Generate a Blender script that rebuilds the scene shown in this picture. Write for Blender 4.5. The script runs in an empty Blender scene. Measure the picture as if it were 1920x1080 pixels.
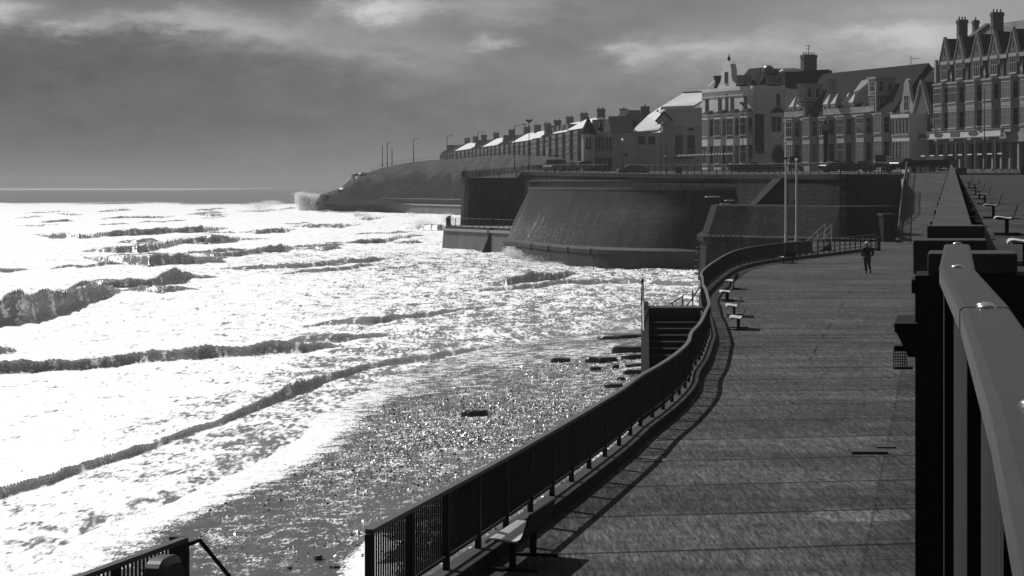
import bpy, math, random
import numpy as np
from mathutils import Vector
R = math.radians
random.seed(7); rng = np.random.default_rng(7)
sc = bpy.context.scene
COL = sc.collection
# ---------------------------------------------------------------- camera
F = 5000.0            # focal length in photo pixels (photo 1920 wide)
CZ = 9.0              # camera height above the sea
cd = bpy.data.cameras.new('camera'); cam = bpy.data.objects.new('camera', cd); COL.objects.link(cam)
cam.location = (0, 0, CZ); cam.rotation_euler = (R(90), 0, 0)
cd.sensor_width = 36; cd.lens = 36 * F / 1920; cd.shift_y = -190 / 1920
cd.clip_start = 0.2; cd.clip_end = 90000
sc.camera = cam
sc.view_settings.view_transform = 'Standard'; sc.view_settings.look = 'None'
sc.view_settings.exposure = -0.1; sc.view_settings.gamma = 1; sc.view_settings.use_curve_mapping = False
# ---------------------------------------------------------------- sun
SUN_AZ, SUN_EL = R(-40), R(48)       # azimuth from +Y, negative = to the left
sd = bpy.data.lights.new('sun', 'SUN'); sun = bpy.data.objects.new('sun', sd); COL.objects.link(sun)
sd.energy = 5.0; sd.angle = R(0.6); sd.color = (1, 0.995, 0.985)
sdir = Vector((math.sin(SUN_AZ) * math.cos(SUN_EL), math.cos(SUN_AZ) * math.cos(SUN_EL), math.sin(SUN_EL)))
sun.rotation_euler = (-sdir).to_track_quat('-Z', 'Y').to_euler(); sun.location = (-60, 40, 90)
# ---------------------------------------------------------------- world
w = bpy.data.worlds.new('World'); sc.world = w; w.use_nodes = True
nt = w.node_tree; nt.nodes.clear()
def N(t, **k):
    n = nt.nodes.new(t)
    for a, b in k.items(): setattr(n, a, b)
    return n
def L(a, b): nt.links.new(a, b)
def M(op, a, b=None, c=None, clamp=False):
    n = nt.nodes.new('ShaderNodeMath'); n.operation = op; n.use_clamp = clamp
    for i, v in enumerate((a, b, c)):
        if v is None: continue
        if isinstance(v, (int, float)): n.inputs[i].default_value = v
        else: nt.links.new(v, n.inputs[i])
    return n.outputs[0]
tc = N('ShaderNodeTexCoord'); sp = N('ShaderNodeSeparateXYZ'); L(tc.outputs['Generated'], sp.inputs[0])
X_, Y_, Z_ = sp.outputs
def wnoise(scale, sx, sy, sz, det, off=(0, 0, 0), rough=.55, dist=0.0):
    m = N('ShaderNodeMapping'); m.inputs['Scale'].default_value = (sx, sy, sz); m.inputs['Location'].default_value = off
    L(tc.outputs['Generated'], m.inputs[0])
    n = N('ShaderNodeTexNoise'); n.inputs['Scale'].default_value = scale; n.inputs['Detail'].default_value = det
    n.inputs['Roughness'].default_value = rough; n.inputs['Distortion'].default_value = dist
    L(m.outputs[0], n.inputs['Vector']); return n.outputs[0]
n1 = wnoise(9, 1, 1, 3.0, 6, (3.1, 0, 1.7), .6, .3)
n2 = wnoise(26, 1, 1, 2.6, 8, (1.1, 4, 0.3), .62, .2)
n3 = wnoise(60, 1, 1, 2.4, 6, (5.1, 2, 0.9), .65)
az = M('ADD', X_, M('MULTIPLY', M('SUBTRACT', n2, .5), .050))
el = M('ADD', Z_, M('MULTIPLY', M('SUBTRACT', n1, .5), .022))
el = M('ADD', el, M('MULTIPLY', M('SUBTRACT', n3, .5), .012))
# clouds: (x px, y px, half width px, half height px, amount), thinned by noise
CL = [(20, 18, 60, 22, .20), (150, 60, 55, 13, .15), (330, 42, 170, 18, .14), (560, 60, 110, 30, .09), (720, 12, 90, 22, .22),
      (760, 90, 130, 45, .10), (905, 74, 40, 14, .16), (930, 15, 160, 26, .08), (1190, 108, 30, 14, .09), (1250, 86, 110, 15, .13),
      (1150, 82, 40, 14, .08), (1500, 90, 330, 40, .10), (1650, 75, 200, 18, .12), (1730, 20, 260, 30, .05), (1900, 130, 200, 90, .05), (640, 320, 330, 80, .04), (1050, 150, 500, 60, .03), (300, 20, 500, 40, .05)]
tot = None
for (cx, cy, hw, hh, am) in CL:
    a = M('DIVIDE', M('SUBTRACT', az, (cx - 960) / F), hw / F); b = M('DIVIDE', M('SUBTRACT', el, (350 - cy) / F), hh / F)
    g = M('POWER', 2.718, M('MULTIPLY', M('ADD', M('MULTIPLY', a, a), M('MULTIPLY', b, b)), -1.0))
    g = M('MULTIPLY', g, am)
    tot = g if tot is None else M('ADD', tot, g)
tot = M('MULTIPLY', tot, M('MULTIPLY_ADD', n2, 2.2, -.15, clamp=False))
base = M('ADD', M('MULTIPLY_ADD', X_, .60, .118), M('MULTIPLY', M('MINIMUM', Z_, .08), .5))                       # a little lighter to the right
base = M('MAXIMUM', base, .105); base = M('MINIMUM', base, .25)
base = M('ADD', base, M('MULTIPLY', M('SUBTRACT', n1, .5), .12))
base = M('ADD', base, M('MULTIPLY', M('SUBTRACT', n3, .5), .10))
cloud = M('MULTIPLY', M('ADD', base, M('MULTIPLY', tot, 1.7)), 1.15)
sky = N('ShaderNodeTexSky'); sky.sky_type = 'NISHITA'; sky.sun_disc = False
sky.sun_elevation = SUN_EL; sky.sun_rotation = SUN_AZ
bw = N('ShaderNodeRGBToBW'); L(sky.outputs[0], bw.inputs[0])
hi = M('MULTIPLY', bw.outputs[0], .10)
mr = N('ShaderNodeMapRange'); mr.interpolation_type = 'SMOOTHSTEP'; L(Z_, mr.inputs[0])
mr.inputs[1].default_value = .12; mr.inputs[2].default_value = .75
k = mr.outputs[0]
val = M('ADD', M('MULTIPLY', cloud, M('SUBTRACT', 1.0, k)), M('MULTIPLY', M('MINIMUM', hi, .30), k))
# unseen sky overhead and behind the camera dimmed to cut the fill light
kb_ = N('ShaderNodeMapRange'); kb_.interpolation_type = 'SMOOTHSTEP'; L(Y_, kb_.inputs[0])
kb_.inputs[1].default_value = -.35; kb_.inputs[2].default_value = .65; kb_.inputs[3].default_value = .55; kb_.inputs[4].default_value = 1.0
val = M('MULTIPLY', val, kb_.outputs[0])
cb = N('ShaderNodeCombineColor'); [L(val, cb.inputs[i]) for i in range(3)]
bg = N('ShaderNodeBackground'); L(cb.outputs[0], bg.inputs[0]); bg.inputs[1].default_value = 1.0
wo = N('ShaderNodeOutputWorld'); L(bg.outputs[0], wo.inputs[0])

# ---------------------------------------------------------------- helpers
def P(x, y, Z): return Vector(((x - 960) * Z / F, Z, CZ + (350 - y) * Z / F))
def G(x, y, z0=0.0):
    Z = (CZ - z0) * F / (y - 350.0); return Vector(((x - 960) * Z / F, Z, z0))
def tag(o, label=None, cat=None, group=None, kind=None):
    if label: o['label'] = label
    if cat: o['category'] = cat
    if group: o['group'] = group
    if kind: o['kind'] = kind
    return o
def thing(name, label, cat, loc=(0, 0, 0), rz=0, group=None):
    o = bpy.data.objects.new(name, None); COL.objects.link(o); o.location = loc; o.rotation_euler = (0, 0, rz)
    o.empty_display_size = .2
    return tag(o, label, cat, group)
class MB:
    def __init__(s): s.v = []; s.f = []
    def add(s, vs, fs):
        b = len(s.v); s.v += [tuple(v) for v in vs]; s.f += [tuple(i + b for i in f) for f in fs]; return s
    def box(s, x0, x1, y0, y1, z0, z1):
        return s.add([(x0, y0, z0), (x1, y0, z0), (x1, y1, z0), (x0, y1, z0), (x0, y0, z1), (x1, y0, z1), (x1, y1, z1), (x0, y1, z1)],
                     [(3, 2, 1, 0), (4, 5, 6, 7), (0, 1, 5, 4), (1, 2, 6, 5), (2, 3, 7, 6), (3, 0, 4, 7)])
    def prism(s, bot, top):
        n = len(bot)
        return s.add(list(bot) + list(top), [tuple(range(n))[::-1], tuple(range(n, 2 * n))] + [(i, (i + 1) % n, n + (i + 1) % n, n + i) for i in range(n)])
    def sbox(s, x0, x1, y0, y1, z0, z1, k=.165):      # box whose sides run parallel to the parapet wall
        d = k * (y1 - y0)
        return s.prism([(x0, y0, z0), (x1, y0, z0), (x1 + d, y1, z0), (x0 + d, y1, z0)], [(x0, y0, z1), (x1, y0, z1), (x1 + d, y1, z1), (x0 + d, y1, z1)])
    def poly(s, pts, z0, z1): return s.prism([(p[0], p[1], z0) for p in pts], [(p[0], p[1], z1) for p in pts])
    def tube(s, pts, r, n=8, cap=True):
        pts = [Vector(p) for p in pts]; rr = r if isinstance(r, (list, tuple)) else [r] * len(pts)
        rings = []
        for i, p in enumerate(pts):
            d = (pts[min(i + 1, len(pts) - 1)] - pts[max(i - 1, 0)]).normalized()
            a = d.cross(Vector((0, 0, 1))) if abs(d.z) < .95 else d.cross(Vector((0, 1, 0)))
            a.normalize(); b = d.cross(a)
            rings.append([p + a * rr[i] * math.cos(2 * math.pi * k / n) + b * rr[i] * math.sin(2 * math.pi * k / n) for k in range(n)])
        vs = [q for rg in rings for q in rg]; fs = []
        for i in range(len(pts) - 1):
            for k in range(n): fs.append((i * n + k, i * n + (k + 1) % n, (i + 1) * n + (k + 1) % n, (i + 1) * n + k))
        if cap: fs += [tuple(range(n))[::-1], tuple(range((len(pts) - 1) * n, len(pts) * n))]
        return s.add(vs, fs)
    def lathe(s, c, prof, n=10):
        vs = []; fs = []
        for (r, z) in prof:
            vs += [(c[0] + r * math.cos(2 * math.pi * k / n), c[1] + r * math.sin(2 * math.pi * k / n), c[2] + z) for k in range(n)]
        for i in range(len(prof) - 1):
            for k in range(n): fs.append((i * n + k, i * n + (k + 1) % n, (i + 1) * n + (k + 1) % n, (i + 1) * n + k))
        fs += [tuple(range(n))[::-1], tuple(range((len(prof) - 1) * n, len(prof) * n))]
        return s.add(vs, fs)
    def build(s, name, mat, parent=None, smooth=False, local=False, recalc=True):
        me = bpy.data.meshes.new(name)
        off = Vector((0, 0, 0))
        if parent is not None and not local:
            q = parent
            while q is not None: off = off + q.location; q = q.parent
        me.from_pydata([(a - off.x, b - off.y, c - off.z) for a, b, c in s.v] if off.length else s.v, [], s.f)
        if recalc:
            import bmesh
            bm = bmesh.new(); bm.from_mesh(me); bmesh.ops.recalc_face_normals(bm, faces=bm.faces); bm.to_mesh(me); bm.free()
        me.materials.append(mat)
        if smooth: me.polygons.foreach_set('use_smooth', [True] * len(me.polygons))
        o = bpy.data.objects.new(name, me); COL.objects.link(o)
        if parent is not None: o.parent = parent
        return o
def copy_tree(o, parent=None):
    c = o.copy(); COL.objects.link(c)
    if parent is not None: c.parent = parent
    for ch in list(o.children): copy_tree(ch, c)
    return c
def bevel(o, wd, seg=2):
    m = o.modifiers.new('bevel', 'BEVEL'); m.width = wd; m.segments = seg; m.limit_method = 'ANGLE'; return o
# numpy value noise
_T = rng.random((256, 256))
def vn(x, y):
    xi = np.floor(x).astype(int); yi = np.floor(y).astype(int); fx = x - xi; fy = y - yi
    fx = fx * fx * (3 - 2 * fx); fy = fy * fy * (3 - 2 * fy)
    a = _T[xi & 255, yi & 255]; b = _T[(xi + 1) & 255, yi & 255]; c = _T[xi & 255, (yi + 1) & 255]; d = _T[(xi + 1) & 255, (yi + 1) & 255]
    return (a * (1 - fx) + b * fx) * (1 - fy) + (c * (1 - fx) + d * fx) * fy
def fbm(x, y, o=5, g=.5):
    s = 0; a = 1; t = 0
    for i in range(o):
        s = s + a * vn(x * 2 ** i + 17.3 * i, y * 2 ** i + 9.1 * i); t += a; a *= g
    return s / t
def nz(x, y, o=3): return float(fbm(np.array([float(x)]), np.array([float(y)]), o)[0])
def grid_obj(name, XX, YY, ZZ, mat, smooth=True, attr=None):
    nr, nc = XX.shape
    co = np.stack([XX, YY, ZZ], -1).reshape(-1, 3).astype(np.float32)
    i = np.arange(nr * nc).reshape(nr, nc)
    q = np.stack([i[:-1, :-1], i[:-1, 1:], i[1:, 1:], i[1:, :-1]], -1).reshape(-1, 4).astype(np.int32)
    me = bpy.data.meshes.new(name); me.vertices.add(len(co)); me.vertices.foreach_set('co', co.ravel())
    me.loops.add(q.size); me.loops.foreach_set('vertex_index', q.ravel())
    me.polygons.add(len(q)); me.polygons.foreach_set('loop_start', np.arange(0, q.size, 4, dtype=np.int32))
    me.polygons.foreach_set('use_smooth', np.full(len(q), smooth))
    if attr:
        for an, av in attr.items():
            a = me.attributes.new(an, 'FLOAT', 'POINT'); a.data.foreach_set('value', av.astype(np.float32).ravel())
    me.update(calc_edges=True); me.materials.append(mat)
    o = bpy.data.objects.new(name, me); COL.objects.link(o); return o

# ---------------------------------------------------------------- materials
def mat(name, base=.2, rough=.8, spec=.5, metal=0.0, noise=0.0, nscale=3.0, bump=0.0, bscale=20.0, det=6, brick=None, stain=0.0, sscale=.4,
        sstretch=(1, 1, .25), coat=0.0, nstretch=(1, 1, 1), bdist=.02, mottle=None):
    m = bpy.data.materials.new(name); m.use_nodes = True; t = m.node_tree; n = t.nodes; l = t.links
    if rough >= .6 and spec == .5: spec = .08
    p = n['Principled BSDF']; p.inputs['Roughness'].default_value = rough; p.inputs['Metallic'].default_value = metal
    p.inputs['Specular IOR Level'].default_value = spec; p.inputs['Coat Weight'].default_value = coat; p.inputs['Coat Roughness'].default_value = .15
    tcn = n.new('ShaderNodeTexCoord'); g = n.new('ShaderNodeNewGeometry')
    def ma(op, a, b):
        q = n.new('ShaderNodeMath'); q.operation = op
        for i, v in enumerate((a, b)):
            if isinstance(v, (int, float)): q.inputs[i].default_value = v
            else: l.new(v, q.inputs[i])
        return q.outputs[0]
    def ntx(sc_, dt, st=(1, 1, 1), r=.6):
        mp = n.new('ShaderNodeMapping'); mp.inputs['Scale'].default_value = st; l.new(g.outputs['Position'], mp.inputs[0])
        x = n.new('ShaderNodeTexNoise'); x.inputs['Scale'].default_value = sc_; x.inputs['Detail'].default_value = dt; x.inputs['Roughness'].default_value = r
        l.new(mp.outputs[0], x.inputs['Vector']); return x.outputs[0]
    v = None
    if noise: v = ma('ADD', 1.0, ma('MULTIPLY', ma('SUBTRACT', ntx(nscale, det, nstretch), .5), 2 * noise))
    if stain:
        s = ma('ADD', 1.0, ma('MULTIPLY', ma('SUBTRACT', ntx(sscale, 6, sstretch), .5), 2 * stain)); v = s if v is None else ma('MULTIPLY', v, s)
    hb = None
    if brick:
        bx, bz, mort, dark = brick
        sx = n.new('ShaderNodeSeparateXYZ'); l.new(g.outputs['Position'], sx.inputs[0])
        uu = ma('ADD', ma('MULTIPLY', sx.outputs[0], .8), ma('MULTIPLY', sx.outputs[1], .75))
        cx = n.new('ShaderNodeCombineXYZ'); l.new(uu, cx.inputs[0]); l.new(sx.outputs[2], cx.inputs[1])
        bt = n.new('ShaderNodeTexBrick'); l.new(cx.outputs[0], bt.inputs['Vector']); bt.inputs['Scale'].default_value = 1
        bt.inputs['Brick Width'].default_value = bx; bt.inputs['Row Height'].default_value = bz; bt.inputs['Mortar Size'].default_value = mort
        bt.inputs['Color1'].default_value = (1, 1, 1, 1); bt.inputs['Color2'].default_value = (.75, .75, .75, 1); bt.inputs['Mortar'].default_value = (dark,) * 3 + (1,)
        rb = n.new('ShaderNodeRGBToBW'); l.new(bt.outputs[0], rb.inputs[0]); v = rb.outputs[0] if v is None else ma('MULTIPLY', v, rb.outputs[0])
        hb = rb.outputs[0]
    if v is not None:
        v = ma('MULTIPLY', v, base); v = ma('MAXIMUM', v, .004)
        c = n.new('ShaderNodeCombineColor'); [l.new(v, c.inputs[i]) for i in range(3)]; l.new(c.outputs[0], p.inputs['Base Color'])
    else: p.inputs['Base Color'].default_value = (base, base, base, 1)
    if bump:
        bn = n.new('ShaderNodeBump'); bn.inputs['Strength'].default_value = bump; bn.inputs['Distance'].default_value = bdist
        h = ntx(bscale, 5)
        if hb is not None: h = ma('ADD', h, hb)
        l.new(h, bn.inputs['Height']); l.new(bn.outputs[0], p.inputs['Normal'])
    return m
MT = {}
MT['black'] = mat('black_paint', .007, .7, .15, noise=.3, nscale=4, bump=.1)
MT['fence'] = mat('fence_paint', .009, .6, .25, noise=.3, nscale=6)
MT['rail'] = mat('rail_paint', .016, .42, .2, noise=.6, nscale=7, bump=.5, bscale=45, bdist=.003)
MT['steel'] = mat('worn_steel', .45, .22, metal=.9, noise=.3, nscale=40)
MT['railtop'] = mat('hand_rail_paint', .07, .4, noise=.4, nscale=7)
MT['stonedk'] = mat('dark_sandstone', .016, .9, noise=.4, nscale=6, bump=.8, bscale=40, bdist=.01)
MT['coping'] = mat('coping_stone', .05, .85, noise=.55, nscale=1.2, stain=.5, sscale=2.0, sstretch=(1, .3, 1), bump=.5, bscale=40, bdist=.006)
MT['seawall'] = mat('sea_wall_stone', .028, .75, noise=.9, nscale=1.1, stain=1.1, sscale=.35, sstretch=(1, 1, .15), bump=.6, bscale=3, bdist=.12, brick=(1.2, .45, .05, .4))
MT['tidewall'] = mat('tide_stained_stone', .02, .8, .06, noise=1.0, nscale=1.4, stain=1.2, sscale=.5, sstretch=(1, 1, .12), bump=.7, bscale=3, bdist=.12)
MT['wallpale'] = mat('pale_concrete', .13, .8, noise=.3, nscale=.5, stain=.6, sscale=.4, sstretch=(1, 1, .1), bump=.3, bscale=4, bdist=.03)
MT['ledge'] = mat('concrete_ledge', .05, .7, noise=.4, nscale=1, stain=.5, sscale=.8)
MT['wet'] = mat('wet_battered_stone', .016, .4, .5, noise=1.0, nscale=1.2, stain=.6, sscale=.7, sstretch=(1, 1, .12), bump=.5, bscale=2.6, bdist=.10)
MT['cream'] = mat('cream_stucco', .50, .8, noise=.12, nscale=1.5, stain=.25, sscale=.6)
MT['sand'] = mat('pale_stone', .27, .85, noise=.2, nscale=2, stain=.3, sscale=.6)
MT['brick'] = mat('red_brick', .085, .85, noise=.25, nscale=3, stain=.2)
MT['stonetrim'] = mat('stone_trim', .26, .8, noise=.15, nscale=3)
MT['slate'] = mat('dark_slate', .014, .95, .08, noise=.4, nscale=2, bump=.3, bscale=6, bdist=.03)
MT['slatelit'] = mat('sunlit_wet_slate', .65, .38, .8, noise=.3, nscale=1.1, bump=.4, bscale=5, bdist=.03)  # sun glare on the roof slopes painted as a pale base
MT['metalroof'] = mat('pale_sheet_roof', .5, .5, .5, noise=.22, nscale=.8, stain=.2)
MT['glass'] = mat('window_glass', .012, .08, .5)
MT['curtain'] = mat('curtained_pane', .10, .5, noise=.3, nscale=2)
MT['frame'] = mat('white_window_frame', .34, .6, noise=.1)
MT['door'] = mat('dark_door', .03, .6)
MT['white'] = mat('white_paint', .8, .5)
MT['pole'] = mat('pole_grey_paint', .42, .5, noise=.1)
MT['lampdk'] = mat('lamp_column_paint', .02, .5)
MT['carblk'] = mat('car_paint_dark', .02, .2, .6, coat=1)
MT['carsil'] = mat('car_paint_silver', .4, .3, .6, metal=.4, coat=.6)
MT['tyre'] = mat('tyre_rubber', .012, .8)
MT['cloth'] = mat('dark_jacket_cloth', .012, .9, noise=.2, nscale=12)
MT['trouser'] = mat('dark_trouser_cloth', .014, .9)
MT['skin'] = mat('skin', .25, .6)
MT['cap'] = mat('pale_wool_cap', .75, .8, noise=.1, nscale=60)
MT['bench'] = mat('bench_coated_steel', .012, .7, .15, noise=.25, nscale=9)
MT['benchseat'] = mat('bench_seat_sunlit_steel', .48, .4, .5, noise=.3, nscale=9)  # sunlight on the seat painted in as a paler steel
MT['rock'] = mat('wet_rock', .025, .45, .6, noise=.5, nscale=3, bump=.8, bscale=6, bdist=.05)
MT['grass'] = mat('rough_grass', .085, .95, noise=.6, nscale=.12, stain=.5, sscale=.03, sstretch=(1, 1, 1), bump=1, bscale=.6, bdist=.8)
MT['cliff'] = mat('clay_cliff', .06, .95, noise=.7, nscale=.2, bump=1, bscale=.5, bdist=1.0)
MT['asphalt'] = mat('asphalt', .055, .85, noise=.3, nscale=.6)
# ---------------------------------------------------------------- special materials
def nodes(name):
    m = bpy.data.materials.new(name); m.use_nodes = True; t = m.node_tree
    def nn(ty, **k):
        n = t.nodes.new(ty)
        for a, b in k.items(): setattr(n, a, b)
        return n
    def ll(a, b): t.links.new(a, b)
    def ma(op, a, b=None, c=None, clamp=False):
        q = nn('ShaderNodeMath', operation=op, use_clamp=clamp)
        for i, v in enumerate((a, b, c)):
            if v is None: continue
            if isinstance(v, (int, float)): q.inputs[i].default_value = v
            else: ll(v, q.inputs[i])
        return q.outputs[0]
    def noise(scale, det=6, st=(1, 1, 1), r=.6, loc=(0, 0, 0), dist=0):
        g = nn('ShaderNodeNewGeometry'); mp = nn('ShaderNodeMapping'); mp.inputs['Scale'].default_value = st; mp.inputs['Location'].default_value = loc
        ll(g.outputs['Position'], mp.inputs[0]); x = nn('ShaderNodeTexNoise'); x.inputs['Scale'].default_value = scale; x.inputs['Detail'].default_value = det
        x.inputs['Roughness'].default_value = r; x.inputs['Distortion'].default_value = dist; ll(mp.outputs[0], x.inputs['Vector']); return x.outputs[0]
    def grey(v):
        c = nn('ShaderNodeCombineColor'); [ll(v, c.inputs[i]) if not isinstance(v, float) else None for i in range(3)]; return c.outputs[0]
    return m, t, nn, ll, ma, noise, grey
def sea_material():
    m, t, nn, ll, ma, noise, grey = nodes('sea_water_foam_glitter'); p = t.nodes['Principled BSDF']
    a = nn('ShaderNodeAttribute', attribute_name='foam_glitter'); f = a.outputs['Fac']
    a2 = nn('ShaderNodeAttribute', attribute_name='far'); far = a2.outputs['Fac']
    n1 = noise(5.0, 5, (1, .2, 1), .65); nm = noise(1.1, 6, (1, .3, 1), .62); n2 = noise(.30, 5, (1, .4, 1), .6); n3 = noise(.02, 4, (1, .3, 1), .55)
    nnear = ma('ADD', ma('ADD', ma('MULTIPLY', n1, .42), ma('MULTIPLY', nm, .38)), ma('MULTIPLY', n2, .20))
    nfar = ma('ADD', ma('MULTIPLY', nm, .3), ma('ADD', ma('MULTIPLY', n2, .35), ma('MULTIPLY', n3, .35)))
    n = ma('ADD', ma('MULTIPLY', nnear, ma('SUBTRACT', 1.0, far)), ma('MULTIPLY', nfar, far))
    fac = ma('MULTIPLY_ADD', ma('SUBTRACT', ma('MULTIPLY_ADD', f, .42, .29), n), 16.0, .5, clamp=True)  # white covers both froth and painted sun glitter
    base = ma('ADD', ma('MULTIPLY', fac, .93), ma('MULTIPLY', ma('SUBTRACT', 1.0, fac), .20)); ll(grey(base), p.inputs['Base Color'])
    ll(ma('MULTIPLY_ADD', fac, .35, .2), p.inputs['Roughness'])
    b = nn('ShaderNodeBump'); b.inputs['Strength'].default_value = .4; b.inputs['Distance'].default_value = .14
    ll(ma('ADD', noise(2.6, 5, (1, .7, 1), .65, (4, 2, 0)), ma('MULTIPLY', n2, 1.5)), b.inputs['Height']); ll(b.outputs[0], p.inputs['Normal'])
    return m
def beach_material():
    m, t, nn, ll, ma, noise, grey = nodes('wet_sand'); p = t.nodes['Principled BSDF']
    a = nn('ShaderNodeAttribute', attribute_name='film_glints'); f = a.outputs['Fac']
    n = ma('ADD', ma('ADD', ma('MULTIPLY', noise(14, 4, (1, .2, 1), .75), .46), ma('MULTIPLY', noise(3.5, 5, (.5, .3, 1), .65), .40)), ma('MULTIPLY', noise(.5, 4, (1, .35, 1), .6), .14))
    fac = ma('MULTIPLY_ADD', ma('SUBTRACT', ma('MULTIPLY_ADD', f, .42, .29), n), 14.0, .5, clamp=True)  # white flecks paint sun glints on the wet beach along with thin froth
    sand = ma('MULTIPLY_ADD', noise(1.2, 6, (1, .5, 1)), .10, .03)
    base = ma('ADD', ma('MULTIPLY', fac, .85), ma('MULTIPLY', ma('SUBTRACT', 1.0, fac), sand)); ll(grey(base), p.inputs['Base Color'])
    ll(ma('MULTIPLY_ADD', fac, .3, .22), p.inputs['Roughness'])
    b = nn('ShaderNodeBump'); b.inputs['Strength'].default_value = .5; b.inputs['Distance'].default_value = .04
    ll(noise(7, 5, (1, .5, 1), .6), b.inputs['Height']); ll(b.outputs[0], p.inputs['Normal'])
    return m
def deck_material(name, joint, base, strip=True):
    m, t, nn, ll, ma, noise, grey = nodes(name); p = t.nodes['Principled BSDF']
    g = nn('ShaderNodeNewGeometry'); s = nn('ShaderNodeSeparateXYZ'); ll(g.outputs['Position'], s.inputs[0]); X, Y = s.outputs[0], s.outputs[1]
    wob = ma('MULTIPLY', ma('SUBTRACT', noise(.6, 4), .5), .10)
    yy = ma('ADD', ma('SUBTRACT', Y, ma('MULTIPLY', X, .22)), wob)
    def line(v, per, off, wd):
        fr = ma('FRACT', ma('DIVIDE', ma('SUBTRACT', v, off), per)); d = ma('MULTIPLY', ma('ABSOLUTE', ma('SUBTRACT', fr, .5)), per)
        return ma('LESS_THAN', ma('SUBTRACT', per / 2, d), wd)            # 1 on the joint
    j = ma('MULTIPLY', line(yy, joint, 35.4, .075), ma('GREATER_THAN', noise(.5, 5, (1, 3, 1), .7), .37))
    slab = nn('ShaderNodeTexWhiteNoise'); slab.noise_dimensions = '1D'; ll(ma('FLOOR', ma('DIVIDE', ma('SUBTRACT', yy, 35.4), joint)), slab.inputs['W'])
    tone = ma('MULTIPLY_ADD', slab.outputs[0], .25, .87)
    brush = noise(9, 3, (1, .10, 1), .7, (0, 0, 0), .4); blot = noise(.35, 7, (1, .7, 1), .62); fine = noise(26, 2, (1, .09, 1), .7)
    v = ma('MULTIPLY', tone, ma('MULTIPLY_ADD', ma('SUBTRACT', blot, .5), 1.8, 1.0))
    v = ma('MULTIPLY', v, ma('MULTIPLY_ADD', ma('SUBTRACT', brush, .5), 1.1, 1.0)); v = ma('MULTIPLY', v, ma('MULTIPLY_ADD', ma('SUBTRACT', fine, .5), 3.2, 1.0))
    v = ma('MULTIPLY', v, ma('MULTIPLY_ADD', ma('SUBTRACT', noise(.9, 5, (.12, 1, 1), .65), .5), 1.9, 1.0)); v = ma('MULTIPLY', v, ma('MULTIPLY_ADD', ma('SUBTRACT', noise(16, 3, (1, .05, 1), .7, (3, 0, 0)), .5), 2.2, 1.0))
    jj = ma('MULTIPLY', line(yy, joint, 37.1, .045), ma('GREATER_THAN', noise(.35, 5, (1, 3, 1), .7, (2, 5, 0)), .62)); j = ma('MAXIMUM', j, jj)
    spl = ma('MULTIPLY_ADD', ma('SUBTRACT', noise(.8, 8, (.6, 2, 1), .75, (7, 3, 0)), .64), 9.0, 0.0, clamp=True)
    v = ma('MULTIPLY', v, ma('MULTIPLY_ADD', spl, .45, 1.0))
    sx_ = ma('DIVIDE', ma('SUBTRACT', X, 5.15), .75); sy_ = ma('DIVIDE', ma('SUBTRACT', Y, 39.9), 1.1)
    spill = ma('MULTIPLY_ADD', ma('SUBTRACT', ma('ADD', ma('ADD', ma('MULTIPLY', sx_, sx_), ma('MULTIPLY', sy_, sy_)), ma('MULTIPLY', ma('SUBTRACT', noise(1.6, 6, (1, .6, 1), .7), .5), 5)), 1.0), -2.0, 0, clamp=True)
    v = ma('MULTIPLY', v, ma('MULTIPLY_ADD', spill, .9, 1.0))
    if strip:
        st = ma('GREATER_THAN', ma('SUBTRACT', X, ma('MULTIPLY', Y, .16)), -.98)
        j2 = line(ma('SUBTRACT', yy, .5), 1.93, 35.4, .03)
        sd_ = ma('LESS_THAN', ma('ABSOLUTE', ma('ADD', ma('SUBTRACT', X, ma('MULTIPLY', Y, .16)), .98)), .02)
        v = ma('MULTIPLY', v, ma('MULTIPLY_ADD', st, -.22, 1.0)); j = ma('MAXIMUM', j, ma('MULTIPLY', st, j2)); j = ma('MAXIMUM', j, ma('MULTIPLY', sd_, .45))
        cr = ma('MULTIPLY', ma('LESS_THAN', ma('ABSOLUTE', ma('ADD', ma('ADD', ma('SUBTRACT', X, ma('MULTIPLY', Y, .15)), 2.9), wob)), .035), ma('GREATER_THAN', noise(.25, 4, (1, 1, 1), .7, (9, 1, 0)), .56)); j = ma('MAXIMUM', j, ma('MULTIPLY', cr, ma('GREATER_THAN', Y, 60)))
    v = ma('MULTIPLY', v, ma('MULTIPLY_ADD', j, -.78, 1.0)); v = ma('MAXIMUM', ma('MULTIPLY', v, base), .006)
    ll(grey(v), p.inputs['Base Color']); p.inputs['Roughness'].default_value = .8; p.inputs['Specular IOR Level'].default_value = .06
    b = nn('ShaderNodeBump'); b.inputs['Strength'].default_value = .6; b.inputs['Distance'].default_value = .012
    ll(ma('ADD', ma('ADD', fine, brush), ma('MULTIPLY', j, -1.5)), b.inputs['Height']); ll(b.outputs[0], p.inputs['Normal'])
    return m
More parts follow.
